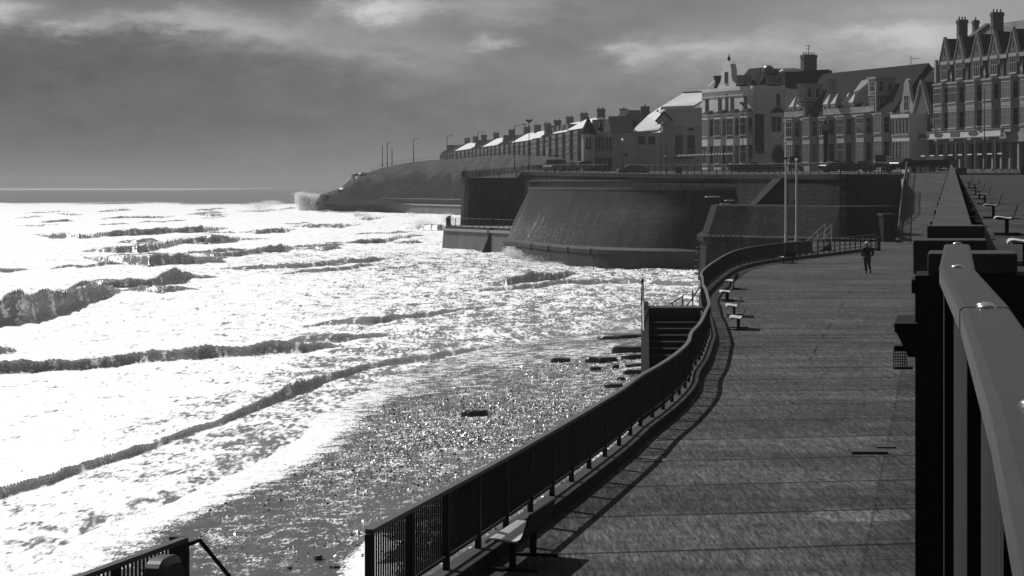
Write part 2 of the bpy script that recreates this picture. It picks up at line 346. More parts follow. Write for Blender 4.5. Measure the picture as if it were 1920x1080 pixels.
def bastion_material():
    m, t, nn, ll, ma, noise, grey = nodes('wet_streaked_masonry'); p = t.nodes['Principled BSDF']
    g = nn('ShaderNodeNewGeometry'); sx = nn('ShaderNodeSeparateXYZ'); ll(g.outputs['Position'], sx.inputs[0]); X, Z = sx.outputs[0], sx.outputs[2]
    flank = ma('MULTIPLY_ADD', X, -.07, 1.0, clamp=True)                    # running water and painted wet glitter, strongest on the seaward flank
    skew = nn('ShaderNodeCombineXYZ'); ll(ma('SUBTRACT', X, ma('MULTIPLY', Z, .45)), skew.inputs[0]); ll(ma('MULTIPLY', Z, .05), skew.inputs[2])
    nx = nn('ShaderNodeTexNoise'); nx.inputs['Scale'].default_value = 2.2; nx.inputs['Detail'].default_value = 4; ll(skew.outputs[0], nx.inputs['Vector'])
    run = ma('MULTIPLY', ma('MULTIPLY_ADD', ma('SUBTRACT', nx.outputs[0], .60), 16.0, 0.0, clamp=True), ma('MULTIPLY_ADD', ma('SUBTRACT', noise(3, 4), .50), 9.0, 0.0, clamp=True))
    run = ma('MULTIPLY', run, ma('MULTIPLY_ADD', Z, -.35, 2.5, clamp=True))
    drop = ma('MULTIPLY', ma('MULTIPLY_ADD', ma('SUBTRACT', noise(5, 5, (1, 1, 1.4), .7), .54), 14.0, 0.0, clamp=True), ma('MULTIPLY_ADD', Z, -.55, 3.1, clamp=True))
    wet = ma('MULTIPLY', ma('MAXIMUM', run, drop), ma('MULTIPLY', flank, flank))
    st = ma('MULTIPLY_ADD', ma('SUBTRACT', noise(.7, 6, (1, 1, .15)), .5), 3.4, 1.0); st = ma('MULTIPLY', st, ma('MULTIPLY_ADD', ma('LESS_THAN', ma('FRACT', ma('DIVIDE', ma('ADD', Z, ma('MULTIPLY', noise(.5, 3), .2)), .55)), .13), -.45, 1.0)); b = ma('MULTIPLY', ma('MAXIMUM', ma('MULTIPLY', st, ma('MULTIPLY_ADD', ma('SUBTRACT', noise(2.5, 5), .5), 2.0, 1.0)), .15), .018)
    ll(grey(ma('ADD', b, ma('MULTIPLY', wet, .42))), p.inputs['Base Color']); p.inputs['Roughness'].default_value = .55; p.inputs['Specular IOR Level'].default_value = .15
    bb = nn('ShaderNodeBump'); bb.inputs['Strength'].default_value = .5; bb.inputs['Distance'].default_value = .08; ll(noise(1.6, 7), bb.inputs['Height']); ll(bb.outputs[0], p.inputs['Normal']); return m
def headland_material():
    m, t, nn, ll, ma, noise, grey = nodes('headland_grass_over_clay'); p = t.nodes['Principled BSDF']
    a = nn('ShaderNodeAttribute', attribute_name='up'); f = ma('ADD', a.outputs['Fac'], ma('MULTIPLY', ma('SUBTRACT', noise(.05, 6, (1, 1, 1.5), .65), .5), .9))
    f = ma('MULTIPLY_ADD', ma('SUBTRACT', f, .62), 7.0, .5, clamp=True); v = ma('MULTIPLY_ADD', ma('SUBTRACT', noise(.13, 7, (1, .6, 2), .7), .5), 2.6, 1.0)
    ll(grey(ma('MAXIMUM', ma('MULTIPLY', ma('MULTIPLY_ADD', f, .038, .022), v), .006)), p.inputs['Base Color']); p.inputs['Roughness'].default_value = .95; p.inputs['Specular IOR Level'].default_value = .05
    bb = nn('ShaderNodeBump'); bb.inputs['Strength'].default_value = 1; bb.inputs['Distance'].default_value = 1.2; ll(noise(.5, 5), bb.inputs['Height']); ll(bb.outputs[0], p.inputs['Normal']); return m
MT['bastion'] = bastion_material(); MT['headland'] = headland_material()
MT['sea'] = sea_material(); MT['beach'] = beach_material()
MT['deck'] = deck_material('promenade_concrete', 3.87, .052); MT['updeck'] = deck_material('upper_promenade_tarmac', 6.0, .03, strip=False)

# ---------------------------------------------------------------- sea
def wl(pts): return [((x - 960) / F, 45000.0 / (y - 350)) for x, y in pts]      # px of the foot of a wave -> (t, Z)
WAVES = [  # foot line in photo px, height px at those points, front steepness length factor
 ([(-300, 985), (0, 938), (90, 912), (150, 890), (280, 850), (400, 803), (500, 762), (560, 738), (620, 713), (700, 690), (800, 672), (900, 655), (1010, 640)], [22, 22, 20, 17, 16, 14, 16, 24, 14, 12, 10, 7, 0]),
 ([(-300, 715), (0, 703), (150, 694), (300, 680), (450, 671), (560, 664), (610, 656), (640, 652)], [26, 24, 22, 22, 22, 20, 14, 0]),
 ([(520, 646), (560, 643), (620, 640), (690, 633), (760, 628)], [0, 9, 14, 9, 0]),
 ([(560, 612), (620, 607), (700, 606), (800, 592), (900, 580), (960, 572)], [0, 8, 12, 9, 6, 0]),
 ([(-300, 640), (-60, 622), (40, 610), (100, 592), (150, 576), (200, 560), (235, 548)], [60, 62, 58, 48, 36, 22, 0]),
 ([(110, 548), (150, 543), (220, 540), (290, 537), (325, 532), (365, 526), (420, 520)], [0, 18, 20, 18, 24, 9, 0]),
 ([(215, 548), (260, 548), (310, 548), (380, 540)], [0, 12, 12, 0]),
 ([(-200, 672), (-40, 670), (18, 667), (34, 662)], [26, 26, 18, 0]),
 ([(150, 484), (210, 494), (280, 500), (340, 497), (385, 490), (440, 482)], [0, 16, 22, 24, 10, 0]),
 ([(150, 470), (190, 474), (260, 474), (300, 468), (350, 458), (420, 457), (460, 452), (510, 447)], [0, 10, 16, 16, 16, 18, 7, 0]),
 ([(55, 440), (90, 447), (150, 449), (200, 444), (290, 440), (380, 436), (430, 428)], [0, 9, 14, 13, 12, 14, 0]),
 ([(355, 474), (400, 484), (460, 480), (530, 472), (570, 464)], [0, 10, 12, 14, 0]),
 ([(445, 436), (480, 440), (530, 438), (560, 430)], [0, 10, 13, 0]),
 ([(540, 425), (580, 428), (640, 428), (680, 420)], [0, 8, 9, 0]),
 ([(585, 492), (620, 496), (690, 494), (740, 486)], [0, 9, 12, 0]),
 ([(600, 455), (660, 458), (720, 456), (770, 446), (800, 442)], [0, 7, 9, 10, 0]),
 ([(760, 428), (790, 432), (830, 432), (850, 424)], [0, 9, 12, 0]),
 ([(905, 530), (950, 533), (1000, 528), (1050, 520), (1090, 512)], [0, 12, 20, 14, 0]),
 ([(880, 545), (960, 542), (1060, 534), (1160, 530), (1330, 534)], [0, 7, 9, 8, 7]),
 ([(180, 412), (220, 409), (300, 410), (330, 405)], [0, 4, 5, 0]), ([(105, 400), (130, 405), (158, 402)], [0, 6, 0]),
 ([(370, 404), (400, 407), (430, 402)], [0, 8, 0]), ([(440, 396), (480, 398), (530, 394)], [0, 5, 0]),
 ([(20, 424), (60, 425), (120, 420)], [0, 3, 0]), ([(660, 412), (690, 414), (720, 408)], [0, 9, 0]),
 ([(1090, 640), (1130, 632), (1180, 628)], [0, 10, 0]),
 ([(-200, 520), (-100, 526), (0, 512), (60, 505)], [40, 36, 10, 0]),
]
_r = random.Random(11)
for _k in range(46):
    _y = 392 + (_r.random() ** 1.3) * 130; _x = _r.uniform(120, 1180) if _y > 430 else _r.uniform(40, 800); _w = _r.uniform(25, 75) * (.6 + (_y - 380) / 160); _h = _r.uniform(3, 7.5) * (.5 + (_y - 380) / 130); _s = _r.uniform(-.10, -.01)
    if _x + _w > 820 and _y < 470: continue
    if _x + _w > 930 and _y < 525: continue
    WAVES.append(([(_x - _w, _y - _s * _w), (_x - _w * .5, _y + 1), (_x, _y + _r.uniform(0, 2)), (_x + _w * .5, _y + _s * _w * .5), (_x + _w, _y + _s * _w)], [0, _h * .7, _h * _r.uniform(.6, 1.2), _h, 0]))
def beach_x(t, Z):       # signed offset (m) of a point landward (+) of the swash line
    pts = [(-300, 1400), (-60, 1200), (90, 1085), (250, 985), (400, 925), (560, 850), (640, 775), (800, 690), (1000, 630), (1230, 590), (1400, 560)]
    Zp = np.array([45000. / (y - 350) for x, y in pts]); Xp = np.array([(x - 960) * z / F for (x, y), z in zip(pts, Zp)])
    return t * Z - np.interp(Z, Zp, Xp)
def build_sea():
    Zr = [26.0]
    while Zr[-1] < 45500:
        z = Zr[-1]; Zr.append(z + (.5 if z < 56 else .28 if z < 135 else .42 if z < 250 else   .5 if z < 560 else 1.2 if z < 1100 else z * .012))
    Zr = np.array(Zr); tt = np.concatenate([np.linspace(-1.2, -.26, 40)[:-1], np.linspace(-.26, .09, 560), np.linspace(.092, .5, 12)])
    T, ZZ = np.meshgrid(tt, Zr); X = T * ZZ; H = np.zeros_like(X)
    px = 960 + F * T; py = 350 + 45000 / ZZ
    nearw = np.clip((1500 - ZZ) / 900, 0, 1)
    H += (fbm(X * .12, ZZ * .10, 5, .55) - .5) * .7 * np.clip((ZZ - 110) / 120, .12, 1) * nearw
    H += (fbm(X * .7 + 5, ZZ * .45, 4, .6) - .5) * .34 * np.clip((ZZ - 60) / 100, .18, 1) * np.clip((900 - ZZ) / 500, 0, 1)
    # surf whiteness: whitewater plus painted sun glitter, weaker to the right
    left = np.interp(px, [0, 450, 700, 950, 1300], [.735, .66, .57, .52, .485])
    foam_glitter = left + np.where(py < 480, np.clip((480 - py) / 300, 0, .1), 0)
    foam_glitter = np.where(py > 560, foam_glitter - np.clip((px - 760) / 900, 0, .03), foam_glitter)
    edge = 386 + 12 * (fbm(T * 30, T * 0 + 1.0, 4) - .5) - np.clip((px - 500) / 60, 0, 6)
    far = np.clip((edge - py) / 9, 0, 1); foam_glitter = foam_glitter * (1 - far) + far * .12  # open water past the surf, its dark tone also painting cloud shadow
    strip = np.clip((355.6 - py - np.clip((px - 420) / 80, -1.2, 2.2)) / 1.2, 0, 1) * np.clip((650 - px) / 60, 0, 1); foam_glitter = np.maximum(foam_glitter, strip * 1.3)  # sunlit water along the horizon painted as extra whiteness
    foam_glitter += .10 * (fbm(T * 14, ZZ * .004, 5, .6) - .5) * (far > 0)
    foam_glitter += .10 * (fbm(X * .03, ZZ * .02, 4) - .5)
    for pts, hs in WAVES:
        tz = wl(pts); tw = np.array([a for a, b in tz]); zw = np.array([b for a, b in tz]); hw = np.array(hs, float) * zw / F
        hm = hw.max(); c0, c1 = np.searchsorted(tt, tw[0]), np.searchsorted(tt, tw[-1]); r0, r1 = np.searchsorted(Zr, zw.min() - 3 * hm - 3), np.searchsorted(Zr, zw.max() + 16 * hm + 3)
        sl = (slice(r0, r1), slice(c0, c1)); t_ = T[sl]; z_ = ZZ[sl]; x_ = X[sl]; h_ = H[sl]; f_ = foam_glitter[sl]
        Zb = np.interp(t_, tw, zw); Hh = np.interp(t_, tw, hw) * (.62 + .76 * fbm(x_ * (.5 / max(hm, .5)) + zw[0], z_ * .015, 3, .5))
        hs_ = np.maximum(Hh, .05)
        d = z_ - Zb + (fbm(x_ * .22 + 3, z_ * .03 + zw[0], 3, .5) - .5) * hm * 7
        stp = np.gradient(Zr)[r0:r1][:, None] * np.ones_like(z_); fw = np.maximum(1.25, 2.2 * stp / hs_); u = d / hs_; front = np.clip(u / fw, 0, 1); front = front * front * (3 - 2 * front) * .6 + front * .4
        back = np.exp(-np.clip(u - fw, 0, 50) / 3.0)
        prof = Hh * front * back * (1 + .5 * (fbm(x_ * .45 / max(hm, .4), z_ * .5 / max(hm, .4) + zw[0], 2, .5) - .5))
        k_ = np.clip(prof / hs_, 0, 1); H[sl] = h_ * (1 - .5 * k_) + prof
        fm = np.clip(u * 3 + .8, 0, 1) * np.clip((fw + .6 - u) / .5, 0, 1) * np.clip(Hh / .12, 0, 1)
        foam_glitter[sl] = f_ * (1 - fm) + fm * (.36 + .8 * (fbm(x_ * 1.6 / max(hm, .5), z_ * 1.2, 3, .6) - .45)) - np.clip(u + 1.5, 0, 1) * np.clip((4.5 - u) / 2, 0, 1) * np.clip(Hh / .1, 0, 1) * .10  # clearer water on the fronts, also painting shade their gentle slope lacks
    # water dies out on the beach
    bo = beach_x(T, ZZ); sh = np.clip((bo + 1.5) / 6, 0, 1) * (ZZ < 260); H = H * (1 - sh) - sh * .5
    foam_glitter = np.where((bo > -9) & (ZZ < 220), np.maximum(foam_glitter - .20 * np.clip((bo + 9) / 9, 0, 1), np.minimum(foam_glitter, .49)), foam_glitter)
    o = grid_obj('sea', X, ZZ, H, MT['sea'], attr={'foam_glitter': foam_glitter, 'far': np.clip((ZZ - 500) / 900, 0, 1)})
    tag(o, kind='structure'); return o
build_sea()
def build_spume():
    VV = []
    for wi, (pts, hs) in enumerate(WAVES):
        tz = wl(pts); tw = np.array([a for a, b in tz]); zw = np.array([b for a, b in tz]); hw = np.array(hs, float) * zw / F; hm = hw.max()
        a0, a1 = max(tw[0], -.22), tw[-1]; apx = (a1 - a0) * F * hm / zw.mean() * F * .35; n = int(np.clip(apx * 1.1, 200, 16000)); t_ = rng.uniform(a0, a1, n); Zb = np.interp(t_, tw, zw); x0 = t_ * Zb
        Hh = np.interp(t_, tw, hw) * (.62 + .76 * fbm(x0 * (.5 / max(hm, .5)) + zw[0], Zb * .015, 3, .5)); Zf = Zb - (fbm(x0 * .22 + 3, Zb * .03 + zw[0], 3, .5) - .5) * hm * 7
        puff = fbm(x0 * 1.4 / max(hm, .5), Zb * 0 + wi, 3, .6)
        q = 1 - np.abs(rng.normal(0, .33, n)); q = q + (puff - .42) * .8 * rng.random(n); Z = Zf + Hh * (np.clip(q, -.2, 1.0) * .8 - .1 + rng.normal(0, .15, n)); z = np.maximum(Hh * q, .02)
        s2 = (Z / F * rng.uniform(.5, 1.7, n))[:, None, None]; C = np.stack([t_ * Z, Z, z], -1); a = rng.normal(0, 1, (n, 3, 3)); a /= np.linalg.norm(a, axis=2, keepdims=True); k = Hh > .04
        VV.append((C[:, None] + a * s2)[k])
    V = np.concatenate(VV); n = len(V); me = bpy.data.meshes.new('wave_spume'); me.vertices.add(3 * n); me.vertices.foreach_set('co', V.astype(np.float32).ravel())
    me.loops.add(3 * n); me.loops.foreach_set('vertex_index', np.arange(3 * n, dtype=np.int32)); me.polygons.add(n); me.polygons.foreach_set('loop_start', np.arange(0, 3 * n, 3, dtype=np.int32)); me.update(calc_edges=True)
    m, t, nn, ll, ma, noise, grey = nodes('wave_spume'); p = t.nodes['Principled BSDF']; p.inputs['Base Color'].default_value = (.8, .8, .8, 1); p.inputs['Roughness'].default_value = 1; p.inputs['Alpha'].default_value = .38
    me.materials.append(m); o = bpy.data.objects.new('wave_spume', me); COL.objects.link(o); tag(o, 'fine spume blowing off the fronts and crests of the breakers', 'spume', kind='stuff')
build_spume()
def build_beach():
    Zr = np.concatenate([np.arange(20, 60, .8), np.arange(60, 150, .5), np.arange(150, 262, 1.2)]); s = np.linspace(-12, 46, 150)
    S, ZZ = np.meshgrid(s, Zr)
    X0 = -beach_x(0 * ZZ, ZZ)                                   # swash X at this Z
    X = X0 + S
    H = np.clip(S, -12, 40) * .055 + .06 * (fbm(X * .3, ZZ * .2, 4) - .5) - .01
    H = np.where(S > 14, .77 + (S - 14) * .02, H)
    H = np.where(ZZ > 150, H - (ZZ - 150) * .016, H)
    px = 960 + F * X / ZZ; py = 350 + 45000 / ZZ
    film_glints = .37 + .10 * (fbm(X * .25, ZZ * .12, 4) - .5) * 2 + np.clip((1.6 - S) / 3.5, 0, .36) * np.clip((820 - px) / 250, .12, 1)
    film_glints += np.where((py < 760), .05 * np.clip((760 - py) / 60, 0, 1), 0)
    film_glints = np.where((px > 560) & (py > 1000), film_glints - .05, film_glints)
    film_glints = np.where((px > 480) & (px < 730) & (S > 7), np.maximum(film_glints, .9 * np.clip((py - 1010 + (px - 480) * -.05) / 12, 0, 1) - .15), film_glints)
    tag(grid_obj('beach', X, ZZ, H, MT['beach'], attr={'film_glints': film_glints}), kind='structure')
build_beach()
def beach_z(X, Y):
    S = float(beach_x(np.array([X / Y]), np.array([float(Y)]))[0]); h = min(S, 40) * .055
    if S > 14: h = .77 + (S - 14) * .02
    if Y > 150: h -= (Y - 150) * .016
    return h
def build_pebbles():
    base = np.array([(1, 0, 0), (.3, .95, 0), (-.8, .6, 0), (-.8, -.6, 0), (.3, -.95, 0), (.15, .1, 1.0)])
    fc = np.array([(0, 1, 5), (1, 2, 5), (2, 3, 5), (3, 4, 5), (4, 0, 5)])
    n = 130000; y = rng.uniform(690, 1080, n); x = rng.uniform(240, 1200, n); Z = 45000 / (y - 350); X = (x - 960) * Z / F
    S = beach_x(X / Z, Z)
    dens = np.exp(-((y - 825) / 70.0) ** 2) * np.where(x > 560, 1, .3) + .03 + np.where((x > 950) & (y < 760), .35, 0)
    dens = dens * (.3 + 1.5 * fbm(X * .35, Z * .18, 3)) * np.clip((S - .8) / 2.5, 0, 1)
    keep = rng.random(n) < dens * .55; X = X[keep]; Z = Z[keep]; S = S[keep]; n = len(X)
    r = rng.choice([.018, .025, .03, .04, .055], n, p=[.25, .3, .25, .15, .05]) * rng.uniform(.8, 1.3, n) * 1.1; a = rng.uniform(0, 6.28, n)
    h = r * rng.uniform(.6, 1.2, n); jx = rng.uniform(.7, 1.5, n); z = np.where(S > 14, .77 + (S - 14) * .02, S * .055) - np.where(Z > 150, (Z - 150) * .016, 0)
    ca = np.cos(a)[:, None]; sa = np.sin(a)[:, None]; bx = base[None, :, 0] * (r * jx)[:, None]; by = base[None, :, 1] * r[:, None]
    V = np.stack([X[:, None] + bx * ca - by * sa, Z[:, None] + bx * sa + by * ca, z[:, None] - .01 + base[None, :, 2] * h[:, None]], -1).reshape(-1, 3).tolist()
    Fc = (np.arange(n)[:, None, None] * 6 + fc[None]).reshape(-1, 3).tolist()
    me = bpy.data.meshes.new('pebbles'); me.from_pydata(V, [], Fc)
    me.materials.append(mat('wet_pebbles', .05, .28, .8, noise=.5, nscale=5)); me.materials.append(mat('pale_pebbles', .7, .45, .5))
    for i, p in enumerate(me.polygons): p.material_index = 1 if (i // 5) * 7919 % 100 < 42 else 0
    o = bpy.data.objects.new('pebbles', me); COL.objects.link(o); tag(o, 'wet shingle scattered on the beach below the promenade', 'pebbles', kind='stuff')
build_pebbles()
def rock_mesh(sx, sy, sz, seed, flat=.35):
    import bmesh
    bm = bmesh.new(); bmesh.ops.create_icosphere(bm, subdivisions=3, radius=1)
    for v in bm.verts:
        c = v.co; f = .72 + .55 * nz(c.x * 1.7 + seed * 3.1, c.y * 1.7 + c.z * 1.3 + seed, 4)
        x, y, z = c.x * f, c.y * f, c.z * f
        z = max(-.3, min(z, flat + .12 * nz(x * 3 + seed, y * 3, 2)))
        v.co = (x * sx, y * sy, z * sz)
    me = bpy.data.meshes.new('rock'); bm.to_mesh(me); bm.free(); me.materials.append(MT['rock']); return me
# px centre, px base y, half width px, height px, label
RK = [(1052, 678, 18, 8, 'low dark rock lying alone left of the other beach rocks'), (1127, 678, 28, 10, 'long flat dark rock with a white wave lip on its right end'),
      (1116, 694, 9, 7, 'small rounded rock just below the long flat rock'), (1155, 689, 6, 6, 'tiny pointed rock right of the small rounded rock'),
      (1176, 660, 30, 13, 'broad dark slab beside the stair wall below the breaking splash'), (1188, 672, 20, 9, 'narrow slab tucked under the broad slab at the stair wall'),
      (1165, 634, 44, 9, 'longest rock ledge, farthest out, with surf breaking over it'), (1150, 726, 17, 8, 'tilted rock near the railing below the stair wall'),
      (1190, 700, 20, 8, 'flat rock at the foot of the stair wall beside the hand rail pole'), (1188, 686, 16, 5, 'thin flat rock between the narrow slab and the stair foot'),
      (892, 779, 22, 12, 'lone dark boulder in the middle of the shingle'), (597, 1049, 7, 8, 'dark stone on the bright sand left of the railing end'),
      (627, 1064, 9, 3, 'flat stone on the bright sand beside the railing end'), (543, 1066, 4, 4, 'smallest stone on the bright sand'), (1165, 712, 7, 5, 'small rock between the tilted rock and the flat rock')]
for i, (x, y, hw, hp, lb) in enumerate(RK):
    z0 = .3; g_ = G(x, y, z0)
    for _ in range(3): z0 = beach_z(g_.x, g_.y) if g_.y < 262 else 0; g_ = G(x, y, max(z0, 0))
    s = g_.y / F; o = bpy.data.objects.new('beach_rock', rock_mesh(hw * s * 1.1, max(hw * s * .8, .12), hp * s * 1.9, i + 1)); COL.objects.link(o)
    o.location = (g_.x, g_.y, max(z0, 0) + .02); tag(o, lb, 'rock', 'rocks on the beach')

# ---------------------------------------------------------------- lower promenade, its sea wall and fence
ZD = 4.1
FP = [(692, 28.8), (960, 37.1), (1150, 47.6), (1200, 52.3), (1239.6, 55.9), (1272, 60), (1290.5, 63.8), (1296.6, 68), (1313, 73), (1325, 80.8), (1329, 85.3), (1323, 96.4),
      (1318, 101.6), (1317, 108.8), (1316, 116.4), (1335.6, 130), (1366, 149), (1391, 159.5), (1433, 170), (1474, 176.7), (1549, 188.8), (1594, 197.6), (1642.5, 207)]
FP = [Vector(((x - 960) * Z / F, Z)) for x, Z in FP]
def catmull(pts, n):
    out = []
    for i in range(len(pts) - 1):
        p0 = pts[max(i - 1, 0)]; p1 = pts[i]; p2 = pts[i + 1]; p3 = pts[min(i + 2, len(pts) - 1)]
        for k in range(n):
            t = k / n; out.append(.5 * ((2 * p1) + (-p0 + p2) * t + (2 * p0 - 5 * p1 + 4 * p2 - p3) * t * t + (-p0 + 3 * p1 - 3 * p2 + p3) * t ** 3))
    out.append(pts[-1]); return out
FS = catmull(FP, 8)
def resample(path, step):
    acc = [0.]
    for a, b in zip(path, path[1:]): acc.append(acc[-1] + (b - a).length)
    n = max(1, round(acc[-1] / step)); out = []; j = 0
    for i in range(n + 1):
        s = acc[-1] * i / n
        while j < len(acc) - 2 and acc[j + 1] < s: j += 1
        k = (s - acc[j]) / max(acc[j + 1] - acc[j], 1e-9); out.append(path[j].lerp(path[j + 1], min(max(k, 0), 1)))
    return out
def normals(path):
    out = []
    for i in range(len(path)):
        d = (path[min(i + 1, len(path) - 1)] - path[max(i - 1, 0)]).normalized(); out.append(Vector((d.y, -d.x)))   # to the right of travel = landward
    return out
def sweep(mb, path, a0, a1, z0, z1, zf=None):
    nn_ = normals(path); vs = []; fs = []
    for i, (p, n) in enumerate(zip(path, nn_)):
        dz = zf(p) if zf else 0
        for (a, z) in ((a0, z0), (a1, z0), (a1, z1), (a0, z1)): vs.append((p.x + n.x * a, p.y + n.y * a, z + dz))
    for i in range(len(path) - 1):
        for k in range(4): fs.append((i * 4 + k, i * 4 + (k + 1) % 4, i * 4 + 4 + (k + 1) % 4, i * 4 + 4 + k))
    m = (len(path) - 1) * 4; fs += [(3, 2, 1, 0), (m, m + 1, m + 2, m + 3)]
    mb.add(vs, fs); return mb
WX = lambda Y: .165 * Y                       # centre line of the parapet wall of the upper promenade
def ZU(Y): return 7.2 + .0098 * Y             # upper promenade level
# deck
dk = MB(); left = resample(FS, 2.0)
for a, b in zip(left, left[1:]):
    n = 1; dk.add([(a.x, a.y, ZD), (WX(a.y) + 3, a.y, ZD), (WX(b.y) + 3, b.y, ZD), (b.x, b.y, ZD)], [(0, 1, 2, 3)])
e = left[-1]
dk.add([(WX(28.8) + 3, 28.8, ZD), (left[0].x, 28.8, ZD), (-2.2, 27.6, ZD), (-3.5, 27.6, ZD), (-6.3, 16, ZD), (-9, 2, ZD), (-10, -8, ZD), (3, -8, ZD), (5, 10, ZD)], [tuple(range(9))])
dk.add([(e.x, e.y, ZD), (WX(e.y) + 3, e.y, ZD), (WX(262) + 3, 262, ZD), (26.5, 272, ZD), (22.2, 189, ZD)], [tuple(range(5))])
tag(dk.build('lower_promenade', MT['deck']), kind='structure')
sw = MB(); sweep(sw, [Vector((-9, 2)), Vector((-6.3, 16)), Vector((-3.55, 27.4))], -.02, .5, -1.5, ZD - .004); sweep(sw, left, .0, .6, -1.5, ZD - .004)
o = sw.build('sea_wall', MT['seawall']); tag(o, 'stone sea wall curving under the black promenade railing', 'wall')
kb = MB(); sweep(kb, left, -.10, .22, ZD - .2, ZD + .20); tag(kb.build('concrete_kerb', MT['coping']), 'raised concrete kerb carrying the curved black railing', 'kerb')
def beam(mb, a, b, wd, ht, z=0):              # box bar from a to b
    a = Vector(a); b = Vector(b); d = (b - a).normalized(); s = d.cross(Vector((0, 0, 1)))
    if s.length < 1e-3: s = Vector((1, 0, 0))
    s = s.normalized() * wd / 2; u = s.cross(d).normalized() * ht / 2
    return mb.prism([a - s - u, a + s - u, a + s + u, a - s + u], [b - s - u, b + s - u, b + s + u, b - s + u])
def fence(root, path, zb, h, bars_until=1e9, post_w=.11, zf=None, step=2.0, bar=.105, gap=.14):
    zf = zf or (lambda p: 0)
    pts = resample(path, step); nn_ = normals(pts)
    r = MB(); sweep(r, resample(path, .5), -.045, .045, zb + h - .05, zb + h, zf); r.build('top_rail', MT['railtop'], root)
    r = MB(); sweep(r, resample(path, .5), -.02, .02, zb + gap, zb + gap + .04, zf); r.build('bottom_rail', MT['fence'], root)
    for i, p in enumerate(pts):
        n = nn_[i]; d = Vector((-n.y, n.x)); z = zf(p); m = MB()
        q = [p + d * sx * post_w / 2 + n * sy * .035 for sx, sy in ((-1, -1), (1, -1), (1, 1), (-1, 1))]
        m.prism([(a.x, a.y, zb + z) for a in q], [(a.x, a.y, zb + h - .052 + z) for a in q]).build('post', MT['fence'], root)
    for a, b in zip(pts, pts[1:]):
        m = MB(); L_ = (b - a).length; d = (b - a) / L_; n = Vector((d.y, -d.x)); nb = int(L_ / bar)
        if a.y < bars_until:
            for k in range(1, nb):
                c = a + d * (L_ * k / nb); z = zf(c)
                q = [c + d * sx * .0095 + n * sy * .0095 for sx, sy in ((-1, -1), (1, -1), (1, 1), (-1, 1))]
                m.prism([(v.x, v.y, zb + gap + .042 + z) for v in q], [(v.x, v.y, zb + h - .052 + z) for v in q])
            m.build('bar_panel', MT['fence'], root)
        else:
            for zz in (.45, .8): beam(m, (a.x, a.y, zb + zz + zf(a)), (b.x, b.y, zb + zz + zf(b)), .04, .04)
            m.build('mid_rails', MT['fence'], root)
root = thing('promenade_railing', 'long black vertical-bar railing curving along the lower promenade edge', 'railing', (left[0].x, left[0].y, ZD + .20))
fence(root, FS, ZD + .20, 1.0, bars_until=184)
for (x0, x1, y, dz, mt, lb, nm) in [(1204, 1247, 861, .012, 'wallpale', 'pale slotted drain grate on the promenade beside the railing shadow', 'drain_grate'), (1594, 1661, 849, .05, 'coping', 'raised concrete slab near the pavement strip', 'concrete_slab'), (1640, 1676, 838, .03, 'coping', 'small flat slab just beyond the raised concrete slab', 'concrete_slab')]:
    a, b = G(x0, y, ZD), G(x1, y, ZD); m = MB()
    if nm == 'drain_grate':
        for k in range(9): m.box(a.x + (b.x - a.x) * k / 9, a.x + (b.x - a.x) * (k + .6) / 9, a.y - .35, a.y + .35, ZD + .001, ZD + dz)
        m.box(a.x, b.x, a.y - .4, a.y - .355, ZD + .001, ZD + dz); m.box(a.x, b.x, a.y + .355, a.y + .4, ZD + .001, ZD + dz)
    else: m.box(a.x, b.x, a.y - .3, a.y + .3, ZD + .001, ZD + dz)
    tag(m.build(nm, MT[mt]), lb, nm.replace('_', ' '))
# near left railing at the head of the beach steps
root = thing('beach_steps_railing', 'short black bar railing at the bottom left with a lifebuoy housing on it', 'railing', (-3.44, 28, ZD))
NP = [Vector((-6.6, 15.0)), Vector((-4.75, 22.5)), Vector((-3.44, 28.0))]
fence(root, NP, ZD + .05, 1.17, post_w=.12, step=1.95)
o = MB().box(-3.60, -3.44, 28.0, 28.1, ZD, ZD + 1.22).build('end_post', MT['fence'], root)
m = MB(); m.tube([(-3.50, 28.05, 5.24), (-3.38, 28.1, 5.24), (-3.30, 28.15, 5.27), (-3.05, 28.75, 4.80), (-2.72, 30.5, 3.7), (-2.35, 33.5, 1.9)], .024, 8)
tag(m.build('hand_rail', MT['black'], smooth=True), 'bent tubular hand rail dropping down the beach steps', 'hand rail')
t = thing('lifebuoy_housing', 'dark rounded lifebuoy housing hung on the bottom left railing', 'lifebuoy case', (-3.66, 26.9, 4.92), rz=math.atan2(.97, .23))
def oval(hw, hh, n=28, e_=.55): return [(math.copysign(abs(math.cos(a)) ** e_, math.cos(a)) * hw, math.copysign(abs(math.sin(a)) ** e_, math.sin(a)) * hh) for a in [k / n * 2 * math.pi for k in range(n)]]
m = MB(); m.prism([(x, -.08, z) for x, z in oval(.36, .36)], [(x, -.22, z) for x, z in oval(.36, .36)]); m.prism([(x, -.2201, z) for x, z in oval(.355, .355)], [(x, -.27, z) for x, z in oval(.29, .29)]); m.build('case', MT['lampdk'], t, local=True)
m = MB(); m.prism([(x + .12, -.2705, z - .05) for x, z in oval(.12, .12, 20, 1)], [(x + .12, -.275, z - .05) for x, z in oval(.12, .12, 20, 1)]); m.build('round_label', MT['pole'], t, local=True)
m = MB(); beam(m, (-3.60, 27.25, 4.35), (-3.60, 27.25, 5.16), .07, .02); tag(m.build('notice_strip', MT['pole']), 'narrow grey notice strip fixed upright on the bottom left railing', 'sign')
